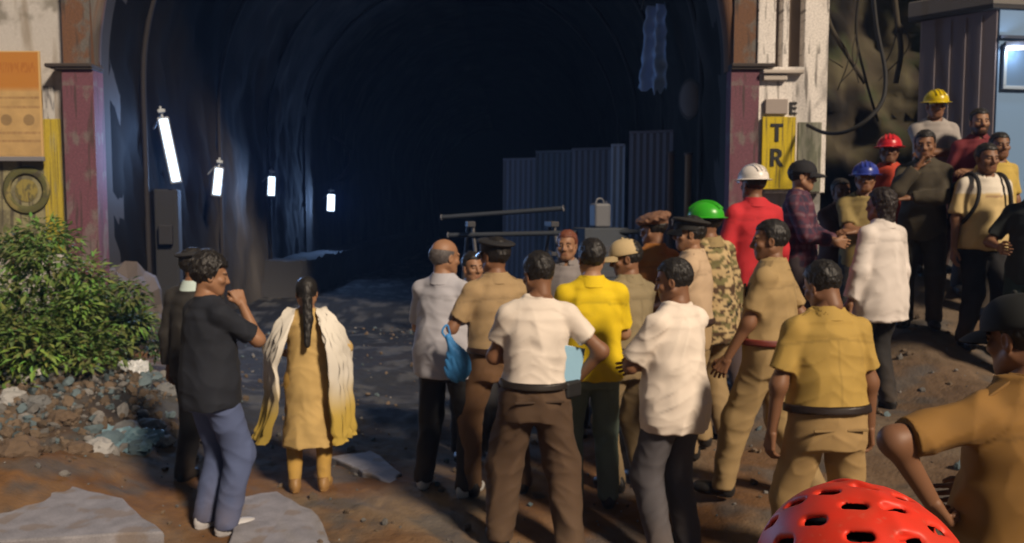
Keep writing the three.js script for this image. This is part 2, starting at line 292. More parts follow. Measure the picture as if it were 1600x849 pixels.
function person(o) {
  const H = o.H || 1.72, s = H / 1.72, d = o.d, top = at(o.px, o.top, d), gy = top.y - H;
  GROUND.push([top.x, top.z, gy]);
  const root = base('person', V(top.x, gy, top.z), (o.yaw || 0) * D2R, o.label, 'person', o.group || 'people gathered before the tunnel');
  root.scale.setScalar(s);
  const cell = clamp(d * 0.0026, 0.0105, 0.019), fine = d < 5.9;
  const w = 0.94 * (o.w || 1), belly = o.belly || 0.012, skin = SKIN[o.skin || 0];
  // torso frame: leans about the hips
  const T = new THREE.Matrix4().makeTranslation(0, 0.94, 0).multiply(new THREE.Matrix4().makeRotationFromEuler(new THREE.Euler((o.lean || 0) * D2R, (o.twist || 0) * D2R, -(o.side || 0) * D2R, 'YXZ'))).multiply(new THREE.Matrix4().makeTranslation(0, -0.94, 0));
  const Ti = toM(T.clone().invert()), tp = (x, y, z) => V(x, y, z).applyMatrix4(T);
  const hc = tp(0, 1.595, 0.025), HM = new THREE.Matrix4().compose(hc, new THREE.Quaternion().setFromEuler(new THREE.Euler((o.hp || 0) * D2R, (o.hy || 0) * D2R, (o.hr || 0) * D2R, 'YXZ')), V(1, 1, 1));
  const arms = {}, legs = {};
  for (const [k, sg] of [['L', 1], ['R', -1]]) {
    const sp = o['arm' + k] || 'down', A = typeof sp === 'string' ? ARMS[sp] : sp;
    const sh = tp(sg * (0.168 * w + 0.002), 1.372, -0.008), tg = V(A[0][0] * sg, A[0][1], A[0][2]);
    if (o.leanArms !== false) tg.applyMatrix4(T);
    const [el, wr] = ik(sh, tg, 0.285, 0.25, V(A[1][0] * sg, A[1][1], A[1][2]));
    arms[k] = { sh, el, wr, sg };
    const ft = (o.feet && o.feet[k === 'L' ? 0 : 1]) || [sg * 0.115, 0.0, sg * 9];
    const an = V(ft[0], 0.085 + (ft[3] || 0), ft[1] - 0.02), hip = V(sg * 0.088, 0.905, 0);
    const fd = V(Math.sin(ft[2] * D2R), 0, Math.cos(ft[2] * D2R)), [kn, ak] = ik(hip, an, 0.43, 0.42, fd);
    legs[k] = { hip, kn, ak, yaw: ft[2] * D2R, lift: ft[3] || 0, x: ft[0], z: ft[1] };
  }
  const torso = (off, loose, lowest) => (x, y, z) => {
    const [X, Y, Z] = Ti(x, y, z), [a, b, c] = prof(Math.max(Y, lowest || 0.74), belly, w), l = off + loose * sst(1.32, 1.0, Y), A = a + l, B = b + l;
    const zz = Z - c * 0.4, k = Math.hypot(X / A, zz / B), e = (k - 1) * (Math.min(A, B) + (Math.max(A, B) - Math.min(A, B)) * clamp(Math.abs(X / A) / (k + 1e-6), 0, 1));
    return e;
  };
  // body: one continuous skin
  const sh = [cone(arms.L.sh, tp(0.045, 1.43, -0.012), 0.047, 0.034), cone(arms.R.sh, tp(-0.045, 1.43, -0.012), 0.047, 0.034)], B = [];
  for (const k of 'LR') {
    const a = arms[k], l = legs[k];
    B.push(cone(a.sh, a.el, 0.048, 0.037), cone(a.el, a.wr, 0.039, 0.0265), cone(l.hip, l.kn, 0.082, 0.053), cone(l.kn, l.ak, 0.054, 0.036));
  }
  const tb = torso(-0.006, 0), neck = cone(tp(0, 1.42, -0.01), V(0, -0.07, -0.02).applyMatrix4(HM), 0.06, 0.052);
  const lim = (f, y0, y1) => (x, y, z) => { const Y = Ti(x, y, z)[1]; return Math.max(f(x, y, z), y0 - Y, Y - y1); };
  const tcap = lim(tb, 0.78, 1.46);
  const bodyF = (x, y, z) => { let q = smin(tcap(x, y, z), neck(x, y, z), 0.05); q = smin(q, sh[0](x, y, z), 0.06); q = smin(q, sh[1](x, y, z), 0.06); for (const f of B) { const e = f(x, y, z); if (e < q + 0.05) q = smin(q, e, 0.045); } return q; };
  const all = [arms.L.el, arms.R.el, arms.L.wr, arms.R.wr, arms.L.sh, arms.R.sh, legs.L.kn, legs.R.kn, legs.L.ak, legs.R.ak, hc, tp(0.2, 0.9, 0.17), tp(-0.2, 0.9, -0.17)];
  const lo = [0, 1, 2].map((i) => Math.min(...all.map((p) => p.getComponent(i))) - 0.14), hi = [0, 1, 2].map((i) => Math.max(...all.map((p) => p.getComponent(i))) + 0.14);
  lo[1] = Math.max(0.05, Math.min(lo[1] + 0.1, 0.05));
  const pieces = [setColors(field(bodyF, lo, [hi[0], hc.y, hi[2]], cell), () => [1, 1, 1]), headMesh(fine, o.beard, o.female).clone().applyMatrix4(HM)];
  for (const k of 'LR') {
    const a = arms[k], dir = a.wr.clone().sub(a.el).normalize(), kind = (o['hand' + k]) || 'relaxed';
    const inn = V(-a.sg, -0.1, 0.15).addScaledVector(dir, -V(-a.sg, -0.1, 0.15).dot(dir)).normalize();
    if (o['palm' + k]) inn.set(...o['palm' + k]).addScaledVector(dir, -inn.dot(dir)).normalize();
    const up = dir.clone().negate(), xx = inn.clone().negate(), zz = new THREE.Vector3().crossVectors(xx, up);
    const M = new THREE.Matrix4(); if (a.sg > 0) M.makeBasis(xx, up, zz); else M.makeBasis(xx, up, zz.negate());
    M.setPosition(a.wr); const g = handMesh(kind, fine).clone().applyMatrix4(M);
    if (a.sg < 0) { const ix = g.index.array; for (let i = 0; i < ix.length; i += 3) { const t = ix[i]; ix[i] = ix[i + 1]; ix[i + 1] = t; } }
    pieces.push(g); a.dir = dir; a.inn = inn;
  }
  obj('body', mergeGeometries(pieces), mats['skin' + (o.skin || 0)] || (mats['skin' + (o.skin || 0)] = new THREE.MeshPhysicalMaterial({ vertexColors: true, color: new THREE.Color().setRGB(...skin), roughness: 0.55, sheen: 0.2 })), root);
  const put = (name, g, m) => { const q = obj(name, g, m, root); HM.decompose(q.position, q.quaternion, q.scale); return q; };
  if (o.hair !== 'none') put('hair', hairMesh(o.hair || 'short'), mat(...(o.hairColor || [0.012, 0.010, 0.009]), 0.55));
  if (o.hat) {
    const [kind, c, c2] = o.hat, hg = hat(kind), names = Object.keys(hg), m = mat(...c, kind === 'hard' ? 0.32 : 0.85);
    const top_ = put(kind === 'hard' ? 'safety_helmet' : kind === 'beret' ? 'beret' : kind === 'wrap' ? 'head_cloth' : 'cap', hg[names[0]], kind === 'police' ? mat(...(c2 || [0.02, 0.02, 0.02]), 0.8) : m);
    for (const n of names.slice(1)) obj(n, hg[n], n === 'badge' ? mat(0.75, 0.75, 0.78, 0.3, { metalness: 0.6 }) : n === 'visor' && kind === 'police' ? mat(0.012, 0.012, 0.014, 0.25) : n === 'band' && kind === 'beret' ? mat(0.03, 0.02, 0.02, 0.7) : m, top_);
  }
  // clothes: shells around the body
  const sd = rnd() * 50;
  const fold = (amp, f = 7) => (x, y, z) => { const yd = y + 0.55 * Math.abs(x - 0.05), n = N3(x * f * 0.75 + sd, yd * f * 0.42, z * f * 0.75), q = N3(x * f * 0.6 + 9 + yd * 1.5, yd * f * 1.25 + sd, z * f * 0.6); const ql = 1 - Math.abs(q); return -amp * 0.95 * (1 - Math.abs(n)) - amp * 0.36 * ql * ql + amp * 0.5; };
  const S = o.shirt;
  if (S) {
    const th = S.th || 0.016, ts = torso(th, S.loose === undefined ? 0.018 : S.loose, S.hem < 0.74 ? 0.74 : 0), fo = fold((S.fold || 0.010) * 1.15, 6.5), sl = S.sleeve === undefined ? 0.62 : S.sleeve;
    const ss = [cone(arms.L.sh, tp(0.05, 1.437, -0.012), 0.06, 0.043), cone(arms.R.sh, tp(-0.05, 1.437, -0.012), 0.06, 0.043)], sv = [];
    for (const k of 'LR') {
      const a = arms[k], loose = S.sl || 0.012;
      if (sl <= 1) { const e = a.sh.clone().lerp(a.el, sl), n = a.el.clone().sub(a.sh).normalize(), c = cone(a.sh, a.sh.clone().lerp(a.el, sl + 0.15), 0.06, 0.052 + loose); sv.push((x, y, z) => Math.max(c(x, y, z), (x - e.x) * n.x + (y - e.y) * n.y + (z - e.z) * n.z)); }
      else { const e = a.el.clone().lerp(a.wr, sl - 1), n = a.wr.clone().sub(a.el).normalize(), c1 = cone(a.sh, a.el, 0.06, 0.05 + loose), c2 = cone(a.el, a.wr, 0.052 + loose, 0.04 + loose); sv.push(c1, (x, y, z) => Math.max(c2(x, y, z), (x - e.x) * n.x + (y - e.y) * n.y + (z - e.z) * n.z)); }
    }
    const hem = S.hem, flare = S.flare || 0, nk = cone(tp(0, 1.455, 0.022), tp(0, 1.58, 0.03), 0.061, 0.075);
    const f = (x, y, z) => {
      const [X, Y, Z] = Ti(x, y, z); let q = ts(x, y, z) - (Y < 0.95 ? flare * (0.95 - Y) : 0);
      q = Math.max(q, hem + 0.008 * Math.sin(9 * X + sd) - (S.slit ? 0 : 0) - Y, Y - 1.475);
      for (const e of ss) q = smin(q, e(x, y, z), 0.035); for (const e of sv) q = smin(q, e(x, y, z), 0.028);
      q += fo(x, y, z); return Math.max(q, -nk(x, y, z), hem - 0.02 - Y);
    };
    const L2 = [lo[0] - 0.03, Math.max(Math.min(lo[1], hem - 0.1), hem - 0.25 + 0 * lo[1]), lo[2] - 0.03]; L2[1] = Math.min(L2[1], arms.L.wr.y - 0.1, arms.R.wr.y - 0.1);
    const g = field(f, L2, [hi[0] + 0.03, tp(0, 1.5, 0).y + 0.05, hi[2] + 0.03], cell), c = S.c;
    const shirt = obj(S.name || 'shirt', setColors(g, (x, y, z) => { const q = Ti(x, y, z), e = S.pattern ? S.pattern(...q) : c, k = 1 + 0.10 * fbm3(q[0] * 5 + sd, q[1] * 4, q[2] * 5, 3) - 0.10 * sst(0.1, 0.4, fbm3(q[0] * 3, q[1] * 2.2 + sd, q[2] * 3, 3)) - (S.collar && q[2] < -0.03 && (Math.abs(q[1] - 1.335 + 0.12 * Math.abs(q[0])) < 0.007 || (S.epaulette && Math.abs(q[0]) < 0.006 && q[1] < 1.33)) ? 0.2 : 0); return [e[0] * k, e[1] * k, e[2] * k]; }), clothMat, root);
    if (S.collar) {
      const cg = field((x, y, z) => { const [X, Y, Z] = Ti(x, y, z), r = Math.hypot(X * 0.98, (Z + 0.004) * 0.98), e = Math.abs(r - (0.071 + (1.49 - Y) * 0.38)) - 0.006; return Math.max(e, Y - 1.497 + 0.3 * Math.max(Z, 0), 1.43 - Y + 0.1 * Z, Z > 0.055 ? 0.012 - Math.abs(X) : -1); }, [hc.x - 0.15, hc.y - 0.25, hc.z - 0.2], [hc.x + 0.15, hc.y - 0.02, hc.z + 0.17], 0.0075);
      obj('collar', cg, mat(...(S.collarC || c || [0.4, 0.4, 0.4]), 0.85), shirt);
    }
    if (S.epaulette) for (const sg of [1, -1]) { const e = obj('epaulette', box(0.045, 0.01, 0.11, 0, 0, 0, 0.004).rotateY(Math.PI / 2), mat(c[0] * 0.75, c[1] * 0.75, c[2] * 0.75, 0.85), shirt); e.position.copy(tp(sg * 0.118 * w, 1.456, -0.012)); e.rotation.set((o.lean || 0) * D2R, 0, -sg * 0.5); }
    if (S.pocket) for (const sg of [1, -1]) { const e = obj('pocket', box(0.1, 0.12, 0.012, 0, 0, 0, 0.005), mat(c[0] * 0.92, c[1] * 0.92, c[2] * 0.92, 0.88), shirt); e.position.copy(tp(sg * 0.085, 1.27, 0.137)); e.rotation.set((o.lean || 0) * D2R, sg * 0.25, 0); }
  }
  const P = o.pants;
  if (P) {
    const L = P.loose || 0.014, tp_ = lim(torso(0.013, 0.004), 0.78, P.waist || 1.0), fo = fold(P.fold || 0.012, 6), C = [];
    for (const k of 'LR') { const l = legs[k]; C.push(cone(l.hip, l.kn, 0.094 + L * 0.4, 0.066 + L), cone(l.kn, l.ak.clone().lerp(l.kn, -0.03), 0.066 + L, (P.cuff || 0.056) + L * 0.6)); }
    const f = (x, y, z) => { let q = tp_(x, y, z); for (const e of C) q = smin(q, e(x, y, z), 0.035); q += fo(x, y, z); let cut = 0.05 + (P.hem || 0); return Math.max(q, Math.min(cut + (legs.L.lift) - y, cut + legs.R.lift - y), Ti(x, y, z)[1] - (P.waist || 1.0)); };
    const tr = obj('trousers', setColors(field(f, [lo[0], 0.02, lo[2]], [hi[0], 1.12, hi[2]], cell), (x, y, z) => { const k = 1 + 0.14 * fbm3(x * 5 + sd, y * 3, z * 5, 3), dust = 0.35 * sst(0.45, 0.05, y) * (0.6 + 0.8 * fbm3(x * 6, y * 5 + sd, z * 6, 2)); return mix3([P.c[0] * k, P.c[1] * k, P.c[2] * k], [0.16, 0.11, 0.07], clamp(dust, 0, 0.5)); }), clothMat, root);
    if (P.pocket) for (const sg of [1, -1]) { const e = obj('pocket', box(0.11, 0.012, 0.012, 0, 0, 0, 0.004), mat(P.c[0] * 0.7, P.c[1] * 0.7, P.c[2] * 0.7, 0.9), tr); e.position.set(sg * 0.085, 0.9, -0.142); }
  }
  if (o.belt) {
    const tw = torso(0.034, 0.014), bg = field((x, y, z) => { const Y = Ti(x, y, z)[1]; return Math.max(tw(x, y, z), Math.abs(Y - 0.985) - 0.02); }, [tp(0, 1, 0).x - 0.28, 0.82, tp(0, 1, 0).z - 0.28], [tp(0, 1, 0).x + 0.28, 1.15, tp(0, 1, 0).z + 0.28], 0.009);
    const bl = obj('belt', bg, mat(...o.belt, 0.5), root);
    const bk = obj('buckle', box(0.06, 0.045, 0.012), mat(0.5, 0.42, 0.25, 0.3, { metalness: 0.8 }), bl); bk.position.copy(tp(0, 0.985, 0.145 + belly));
  }
  for (const k of 'LR') { const l = legs[k], m = obj('shoe', shoeMesh(), mat(...(o.shoes || [0.02, 0.018, 0.017]), 0.5), root); m.position.set(l.x, l.lift, l.z - 0.02); m.rotation.y = l.yaw; m.scale.set(1, 1, 0.95); }
  const local = (p) => V(p.x, p.y, p.z).applyMatrix4(root.matrixWorld);
  root.updateMatrixWorld(true);
  return { root, arms, legs, tp, HM, hc, world: local, skin, cell, torso, s, Ti };
}
const KHAKI = [0.40, 0.285, 0.12], KHAKI2 = [0.38, 0.265, 0.12], KTR = [0.34, 0.235, 0.105], WHITE = [0.72, 0.68, 0.62];
const off = 'police officers in khaki uniform';
const uniform = (c = KHAKI, sleeve = 0.72) => ({ c, hem: 0.985, sleeve, th: 0.02, loose: 0.012, collar: true, epaulette: true, pocket: true, fold: 0.011 });
const walk = [[0.1, 0.26, 6], [-0.1, -0.24, -4, 0.03]], wide = [[0.17, 0.03, 14], [-0.17, -0.02, -14]];

// left of the tunnel mouth
const man1 = person({ px: 322, top: 400, d: 5.09, H: 1.74, yaw: 138, hy: -22, hp: 10, armR: [[0.07, 1.41, 0.19], [0.75, -1.2, 0.15]], handR: 'grip', armL: 'down', label: 'man in black T-shirt and blue jeans holding a hand to his face', skin: 0, hair: 'bushy',
  shirt: { c: [0.012, 0.015, 0.024], hem: 0.80, sleeve: 0.8, loose: 0.035, name: 't_shirt' }, pants: { c: [0.085, 0.115, 0.23], loose: 0.02 }, shoes: [0.5, 0.5, 0.52], feet: [[0.10, 0.02, 5], [-0.11, 0.05, -8]] });
person({ px: 302, top: 389, d: 6.0, H: 1.74, yaw: 165, hy: -30, label: 'dark-clothed figure in a black peaked cap behind the man in jeans', skin: 1, hat: ['police', [0.02, 0.02, 0.022]], group: off,
  shirt: { c: [0.03, 0.028, 0.026], hem: 0.80, sleeve: 1.9, collar: true, collarC: [0.5, 0.62, 0.6] }, pants: { c: [0.015, 0.015, 0.018] } });
const woman = person({ px: 478, top: 436, d: 5.85, H: 1.53, w: 0.88, yaw: 190, hy: 6, hp: 12, armL: [[0.11, 1.06, 0.24], [0.9, -0.4, -0.2]], armR: [[0.11, 1.06, 0.24], [0.9, -0.4, -0.2]], female: true, label: 'woman in mustard kurta with long black ponytail and white dupatta', skin: 0, hair: 'ponytail',
  shirt: { c: [0.50, 0.345, 0.13], hem: 0.38, sleeve: 1.1, th: 0.014, loose: 0.012, flare: 0.10, name: 'kurta', fold: 0.012 }, pants: { c: [0.46, 0.28, 0.06], loose: 0.004, cuff: 0.045, hem: 0.01 }, shoes: [0.3, 0.17, 0.06] });
{ // her scarf: two long folded panels from the shoulders over the arms
  const sheet = (sg) => {
    const path = [V(sg * 0.06, 1.36, 0.13), V(sg * 0.10, 1.475, 0.01), V(sg * 0.15, 1.40, -0.10), V(sg * 0.20, 1.24, -0.13), V(sg * 0.25, 1.06, -0.08), V(sg * 0.25, 0.8, -0.05), V(sg * (sg > 0 ? 0.34 : 0.26), 0.5, -0.02), V(sg * (sg > 0 ? 0.38 : 0.27), sg > 0 ? 0.42 : 0.4, 0.0)];
    const cv = new THREE.CatmullRomCurve3(path), n = 60, m = 26, pos = [], col = [], ind = [];
    for (const face of [0, 1]) for (let i = 0; i <= n; i++) {
      const t = i / n, p = cv.getPoint(t), wd = mix(0.14, sg < 0 ? 0.36 : 0.28, sst(0.1, 0.6, t));
      for (let j = 0; j <= m; j++) {
        const v = j / m - 0.5, fo = 0.028 * sst(0.1, 0.5, t) * Math.sin(v * 26 + 2 * Math.sin(t * 5) + sg) + 0.012 * N2(v * 6, t * 9 + sg);
        const ang = mix(0.0, 1.15, sst(0.2, 0.6, t));
        pos.push(p.x + (fo * 1.1 + face * 0.004) * sg + v * wd * 0.55 * Math.cos(ang * 0.7) * sg + 0.02 * sst(0.2, 0.5, t) * sg, p.y + 0.03 * Math.abs(v) * (1 - t) + 0.02 * N2(v * 4, 5) * sst(0.9, 1, t), p.z + v * wd * (0.4 + 0.6 * Math.sin(ang)) + fo * 0.4);
        const k = sst(0.62, 0.8, t + 0.02 * N2(v * 5, t * 4)); col.push(...mix3([0.74, 0.70, 0.62], [0.52, 0.37, 0.07], k));
      }
    }
    const st = (n + 1) * (m + 1);
    for (let f = 0; f < 2; f++) for (let i = 0; i < n; i++) for (let j = 0; j < m; j++) { const a = f * st + i * (m + 1) + j, b = a + m + 1; f ? ind.push(a, b, a + 1, b, b + 1, a + 1) : ind.push(a, a + 1, b, b, a + 1, b + 1); }
    const g = new THREE.BufferGeometry(); g.setAttribute('position', new THREE.Float32BufferAttribute(pos, 3)); g.setAttribute('color', new THREE.Float32BufferAttribute(col, 3)); g.setIndex(ind); g.computeVertexNormals(); return g;
  };
  obj('dupatta', mergeGeometries([sheet(1), sheet(-1)]), vcol(0.8), woman.root);
}
// the group in the middle
const bald = person({ px: 693, top: 374, d: 5.6, H: 1.74, yaw: 158, hy: -30, hp: 8, belly: 0.03, armR: [[0.18, 1.03, 0.26], [0.7, -0.3, -0.8]], armL: [[0.12, 1.02, 0.28], [0.7, -0.5, -0.5]], hair: 'balding', hairColor: [0.09, 0.08, 0.08], label: 'balding man in pale grey-blue half-sleeved shirt and black trousers', skin: 0,
  shirt: { c: [0.42, 0.42, 0.47], hem: 0.80, sleeve: 0.85, loose: 0.035, collar: true }, pants: { c: [0.012, 0.012, 0.014] }, shoes: [0.6, 0.6, 0.6], feet: wide });
const off4 = person({ px: 775, top: 372, d: 5.55, H: 1.74, yaw: 200, hy: 22, belly: 0.03, armL: [[0.19, 1.0, 0.2], [0.8, -0.2, -0.6]], armR: 'front', hat: ['police', [0.015, 0.015, 0.018]], label: 'khaki-shirted officer in black peaked cap between balding man and white T-shirt man', group: off, skin: 1,
  shirt: uniform([0.36, 0.25, 0.13]), pants: { c: [0.16, 0.085, 0.04] }, belt: [0.03, 0.015, 0.01], feet: wide });
person({ px: 738, top: 398, d: 6.6, H: 1.66, yaw: 12, hy: 18, label: 'man in open white shirt facing outward beside the peaked-cap officer', skin: 0, shirt: { c: WHITE, hem: 0.8, sleeve: 1.8, collar: true }, pants: { c: [0.03, 0.03, 0.035] } });
const tee6 = person({ px: 836, top: 398, d: 4.66, H: 1.72, yaw: 190, hy: 18, hp: 14, w: 1.02, side: -2, armR: [[0.24, 0.98, 0.03], [1, 0.1, -0.5]], handR: 'grip', armL: 'front', label: 'man in tucked white T-shirt and brown cargo trousers, elbow out at right', skin: 1,
  shirt: { c: [0.76, 0.68, 0.60], hem: 0.97, sleeve: 0.62, loose: 0.016, name: 't_shirt', fold: 0.012 }, pants: { c: [0.085, 0.05, 0.028], loose: 0.035, pocket: true, fold: 0.018 }, belt: [0.02, 0.015, 0.012], feet: [[0.18, 0.12, 12], [-0.19, -0.06, -20]] });
person({ px: 925, top: 373, d: 5.25, H: 1.72, yaw: 184, hy: 8, w: 1.03, armL: 'front', armR: [[0.12, 1.0, 0.28], [0.7, -0.4, -0.6]], label: 'man in bright yellow polo shirt with faded green jeans', skin: 2,
  shirt: { c: [0.76, 0.55, 0.008], hem: 0.83, sleeve: 0.8, loose: 0.025, collar: true, name: 'polo_shirt' }, pants: { c: [0.17, 0.23, 0.19], loose: 0.012 }, shoes: [0.05, 0.05, 0.06] });
person({ px: 886, top: 362, d: 6.8, H: 1.70, yaw: -5, hy: -12, label: 'man with reddish-brown hair and grey collar facing out behind yellow polo', skin: 0, hairColor: [0.16, 0.05, 0.025],
  shirt: { c: [0.22, 0.20, 0.2], hem: 0.8, sleeve: 0.8, collar: true }, pants: { c: [0.03, 0.03, 0.03] } });
person({ px: 982, top: 384, d: 5.6, H: 1.70, yaw: 215, hy: 50, hp: 10, armL: 'front', armR: 'front', hat: ['baseball', [0.52, 0.40, 0.22]], label: 'officer in beige peaked baseball cap and olive khaki shirt', group: off, skin: 1,
  shirt: uniform([0.26, 0.21, 0.12], 0.8), pants: { c: [0.22, 0.16, 0.085] }, belt: [0.03, 0.02, 0.015] });
person({ px: 1024, top: 332, d: 6.3, H: 1.72, yaw: 205, hy: 22, hp: 10, hr: 6, armL: 'front', armR: 'down', hat: ['beret', [0.20, 0.10, 0.06]], label: 'person in brown beret and orange shirt beyond the beige baseball cap', skin: 1,
  shirt: { c: [0.58, 0.23, 0.055], hem: 0.8, sleeve: 0.8, collar: true }, pants: { c: [0.05, 0.04, 0.035] } });
person({ px: 1083, top: 346, d: 5.9, H: 1.72, yaw: 248, hy: 15, armL: 'front', armR: 'front', hat: ['police', [0.02, 0.018, 0.018]], label: 'officer in black peaked cap with silver badge and pale buff shirt', group: off, skin: 0,
  shirt: uniform([0.52, 0.38, 0.25], 0.8), pants: { c: [0.36, 0.25, 0.13] }, belt: [0.04, 0.02, 0.015] });
const camo = (x, y, z) => { const n = fbm3(x * 7, y * 13, z * 7, 2), m = fbm3(x * 8 + 20, y * 15, z * 8, 2); return n > 0.17 ? [0.075, 0.042, 0.02] : m > 0.12 ? [0.17, 0.15, 0.06] : n < -0.3 ? [0.03, 0.025, 0.015] : [0.50, 0.37, 0.19]; };
person({ px: 1118, top: 312, d: 6.05, H: 1.76, yaw: 214, hy: 25, side: 6, armL: 'front', armR: 'down', hat: ['hard', [0.04, 0.42, 0.02]], label: 'trooper in brown and tan camouflage uniform wearing green safety helmet', skin: 1,
  shirt: { pattern: camo, hem: 0.74, sleeve: 1.85, loose: 0.025, collar: true, collarC: [0.3, 0.22, 0.1] }, pants: { c: [0.30, 0.21, 0.1], loose: 0.02 } });
const tee13 = person({ px: 1058, top: 413, d: 4.6, H: 1.70, yaw: 218, hy: 28, hp: 12, w: 1.02, armL: [[0.04, 1.09, 0.26], [0.9, -0.9, 0.1]], armR: [[0.02, 1.08, 0.28], [0.7, -0.6, 0]], handL: 'grip', label: 'man in loose cream T-shirt and grey trousers, head turned left', skin: 1,
  shirt: { c: [0.80, 0.71, 0.62], hem: 0.76, sleeve: 0.86, loose: 0.04, sl: 0.024, name: 't_shirt', fold: 0.014 }, pants: { c: [0.085, 0.08, 0.09], loose: 0.022 }, shoes: [0.03, 0.03, 0.03] });
// right: officers and the people on the rising ground
person({ px: 1207, top: 340, d: 5.0, H: 1.71, yaw: 236, hy: 20, hp: 4, side: -3, belly: 0.03, armL: [[0.2, 0.86, 0.2], [0.3, 0, -1]], armR: 'back', label: 'bare-headed officer in khaki walking left past the camouflage trooper', group: off, skin: 1,
  shirt: uniform(KHAKI2), pants: { c: KTR, loose: 0.022 }, belt: [0.14, 0.02, 0.012], feet: walk });
person({ px: 1180, top: 256, d: 6.6, H: 1.78, yaw: 190, hy: 10, hat: ['hard', [0.78, 0.74, 0.7]], label: 'person in red shirt and white safety helmet before the yellow lettered panel', skin: 1,
  shirt: { c: [0.56, 0.025, 0.035], hem: 0.8, sleeve: 1.9, collar: true }, pants: { c: [0.05, 0.035, 0.04] } });
const plaid = (x, y, z) => { const a = Math.sin(x * 70) > 0.55 || Math.sin(z * 70) > 0.6, b = Math.sin(y * 70) > 0.5; return a && b ? [0.16, 0.09, 0.12] : a || b ? [0.10, 0.028, 0.05] : [0.035, 0.022, 0.05]; };
person({ px: 1250, top: 247, d: 7.0, H: 1.72, yaw: 62, hy: 10, hp: 4, armL: 'front', armR: 'front', hat: ['baseball', [0.012, 0.012, 0.016]], label: 'man in dark purple checked shirt and black cap facing right', skin: 0,
  shirt: { pattern: plaid, hem: 0.8, sleeve: 1.8, collar: true, collarC: [0.08, 0.03, 0.06] }, pants: { c: [0.06, 0.05, 0.055] } });
person({ px: 1312, top: 290, d: 7.5, H: 1.62, yaw: 20, hy: -20, armR: 'fold', armL: 'fold', label: 'person in dim brown clothes standing behind the bowed officer', skin: 3,
  shirt: { c: [0.08, 0.04, 0.035], hem: 0.8, sleeve: 1.8 }, pants: { c: [0.14, 0.03, 0.035] } });
person({ px: 1300, top: 412, d: 4.05, H: 1.68, yaw: 186, hy: 20, hp: 26, lean: 6, w: 1.04, belly: 0.03, armL: [[0.27, 0.86, 0.06], [0.7, 0, -0.6]], armR: [[0.28, 0.86, 0.1], [0.7, 0, -0.6]], label: 'officer in khaki seen from behind, head bowed, black belt', group: off, skin: 1,
  shirt: uniform([0.44, 0.29, 0.07]), pants: { c: [0.38, 0.25, 0.105], loose: 0.02, pocket: true }, belt: [0.02, 0.012, 0.01], feet: wide });
person({ px: 1380, top: 303, d: 6.35, H: 1.70, yaw: 206, hy: 8, armL: 'down', armR: 'down', hair: 'long', hairColor: [0.016, 0.01, 0.009], label: 'person with bushy dark hair in long untucked white shirt', skin: 1,
  shirt: { c: [0.70, 0.64, 0.60], hem: 0.72, sleeve: 1.85, loose: 0.05, flare: 0.1, collar: true }, pants: { c: [0.02, 0.018, 0.018] } });
person({ px: 1352, top: 258, d: 7.2, H: 1.70, yaw: -12, hy: -8, armR: 'fold', armL: 'fold', hat: ['hard', [0.03, 0.05, 0.30]], label: 'person in blue safety helmet and olive vest beside the white shirt', skin: 1,
  shirt: { c: [0.25, 0.19, 0.07], hem: 0.8, sleeve: 0.8 }, pants: { c: [0.03, 0.03, 0.03] } });
person({ px: 1390, top: 213, d: 7.8, H: 1.74, yaw: -20, hy: -5, hat: ['hard', [0.55, 0.02, 0.03]], label: 'worker in orange-red jacket wearing a crimson helmet near the rock face', skin: 3,
  shirt: { c: [0.46, 0.05, 0.02], hem: 0.8, sleeve: 1.9, collar: true }, pants: { c: [0.03, 0.025, 0.03] } });
person({ px: 1447, top: 192, d: 7.35, H: 1.74, yaw: -28, hy: 0, hp: 6, armR: [[0.05, 1.40, 0.18], [0.7, -1, 0.2]], armL: 'fold', label: 'person in dark olive uniform holding a hand up to the mouth', skin: 1,
  shirt: { c: [0.055, 0.045, 0.028], hem: 0.78, sleeve: 1.9, collar: true, pocket: false }, pants: { c: [0.03, 0.026, 0.02] } });
person({ px: 1462, top: 132, d: 8.3, H: 1.78, yaw: -6, hp: 6, armR: 'fold', armL: 'fold', hat: ['hard', [0.62, 0.46, 0.004]], label: 'person in yellow safety helmet and white T-shirt highest on the slope', skin: 1,
  shirt: { c: [0.34, 0.31, 0.29], hem: 0.8, sleeve: 0.85, name: 't_shirt' }, pants: { c: [0.05, 0.03, 0.03] } });
person({ px: 1531, top: 156, d: 7.9, H: 1.74, yaw: -10, beard: true, armR: 'down', armL: 'fold', label: 'bearded man in dark red shirt in front of the cabin', skin: 0,
  shirt: { c: [0.17, 0.022, 0.03], hem: 0.8, sleeve: 1.8, collar: true }, pants: { c: [0.03, 0.03, 0.035] } });
const print = (x, y, z) => z > 0.03 && Math.abs(y - 1.285 + 0.004 * Math.sin(x * 90)) < 0.010 && Math.abs(x - 0.01) < 0.07 ? [0.35, 0.22, 0.12] : y > 1.30 && z > 0 ? [0.72, 0.66, 0.56] : [0.62, 0.47, 0.22];
const pack = person({ px: 1541, top: 226, d: 7.0, H: 1.72, yaw: 2, hp: 4, armR: 'down', armL: 'down', label: 'man in pale yellow T-shirt with dark backpack straps and black trousers', skin: 1,
  shirt: { pattern: print, hem: 0.84, sleeve: 0.85, loose: 0.03, sl: 0.022, name: 't_shirt' }, pants: { c: [0.012, 0.012, 0.014] }, feet: [[0.1, 0.1, 5], [-0.1, -0.02, -5]] });
person({ px: 1560, top: 222, d: 7.6, H: 1.66, yaw: 14, hy: -20, armR: 'down', armL: 'down', label: 'person in yellow shirt half hidden behind the backpack wearer', skin: 1,
  shirt: { c: [0.50, 0.36, 0.08], hem: 0.8, sleeve: 0.8, name: 't_shirt' }, pants: { c: [0.03, 0.03, 0.03] } });
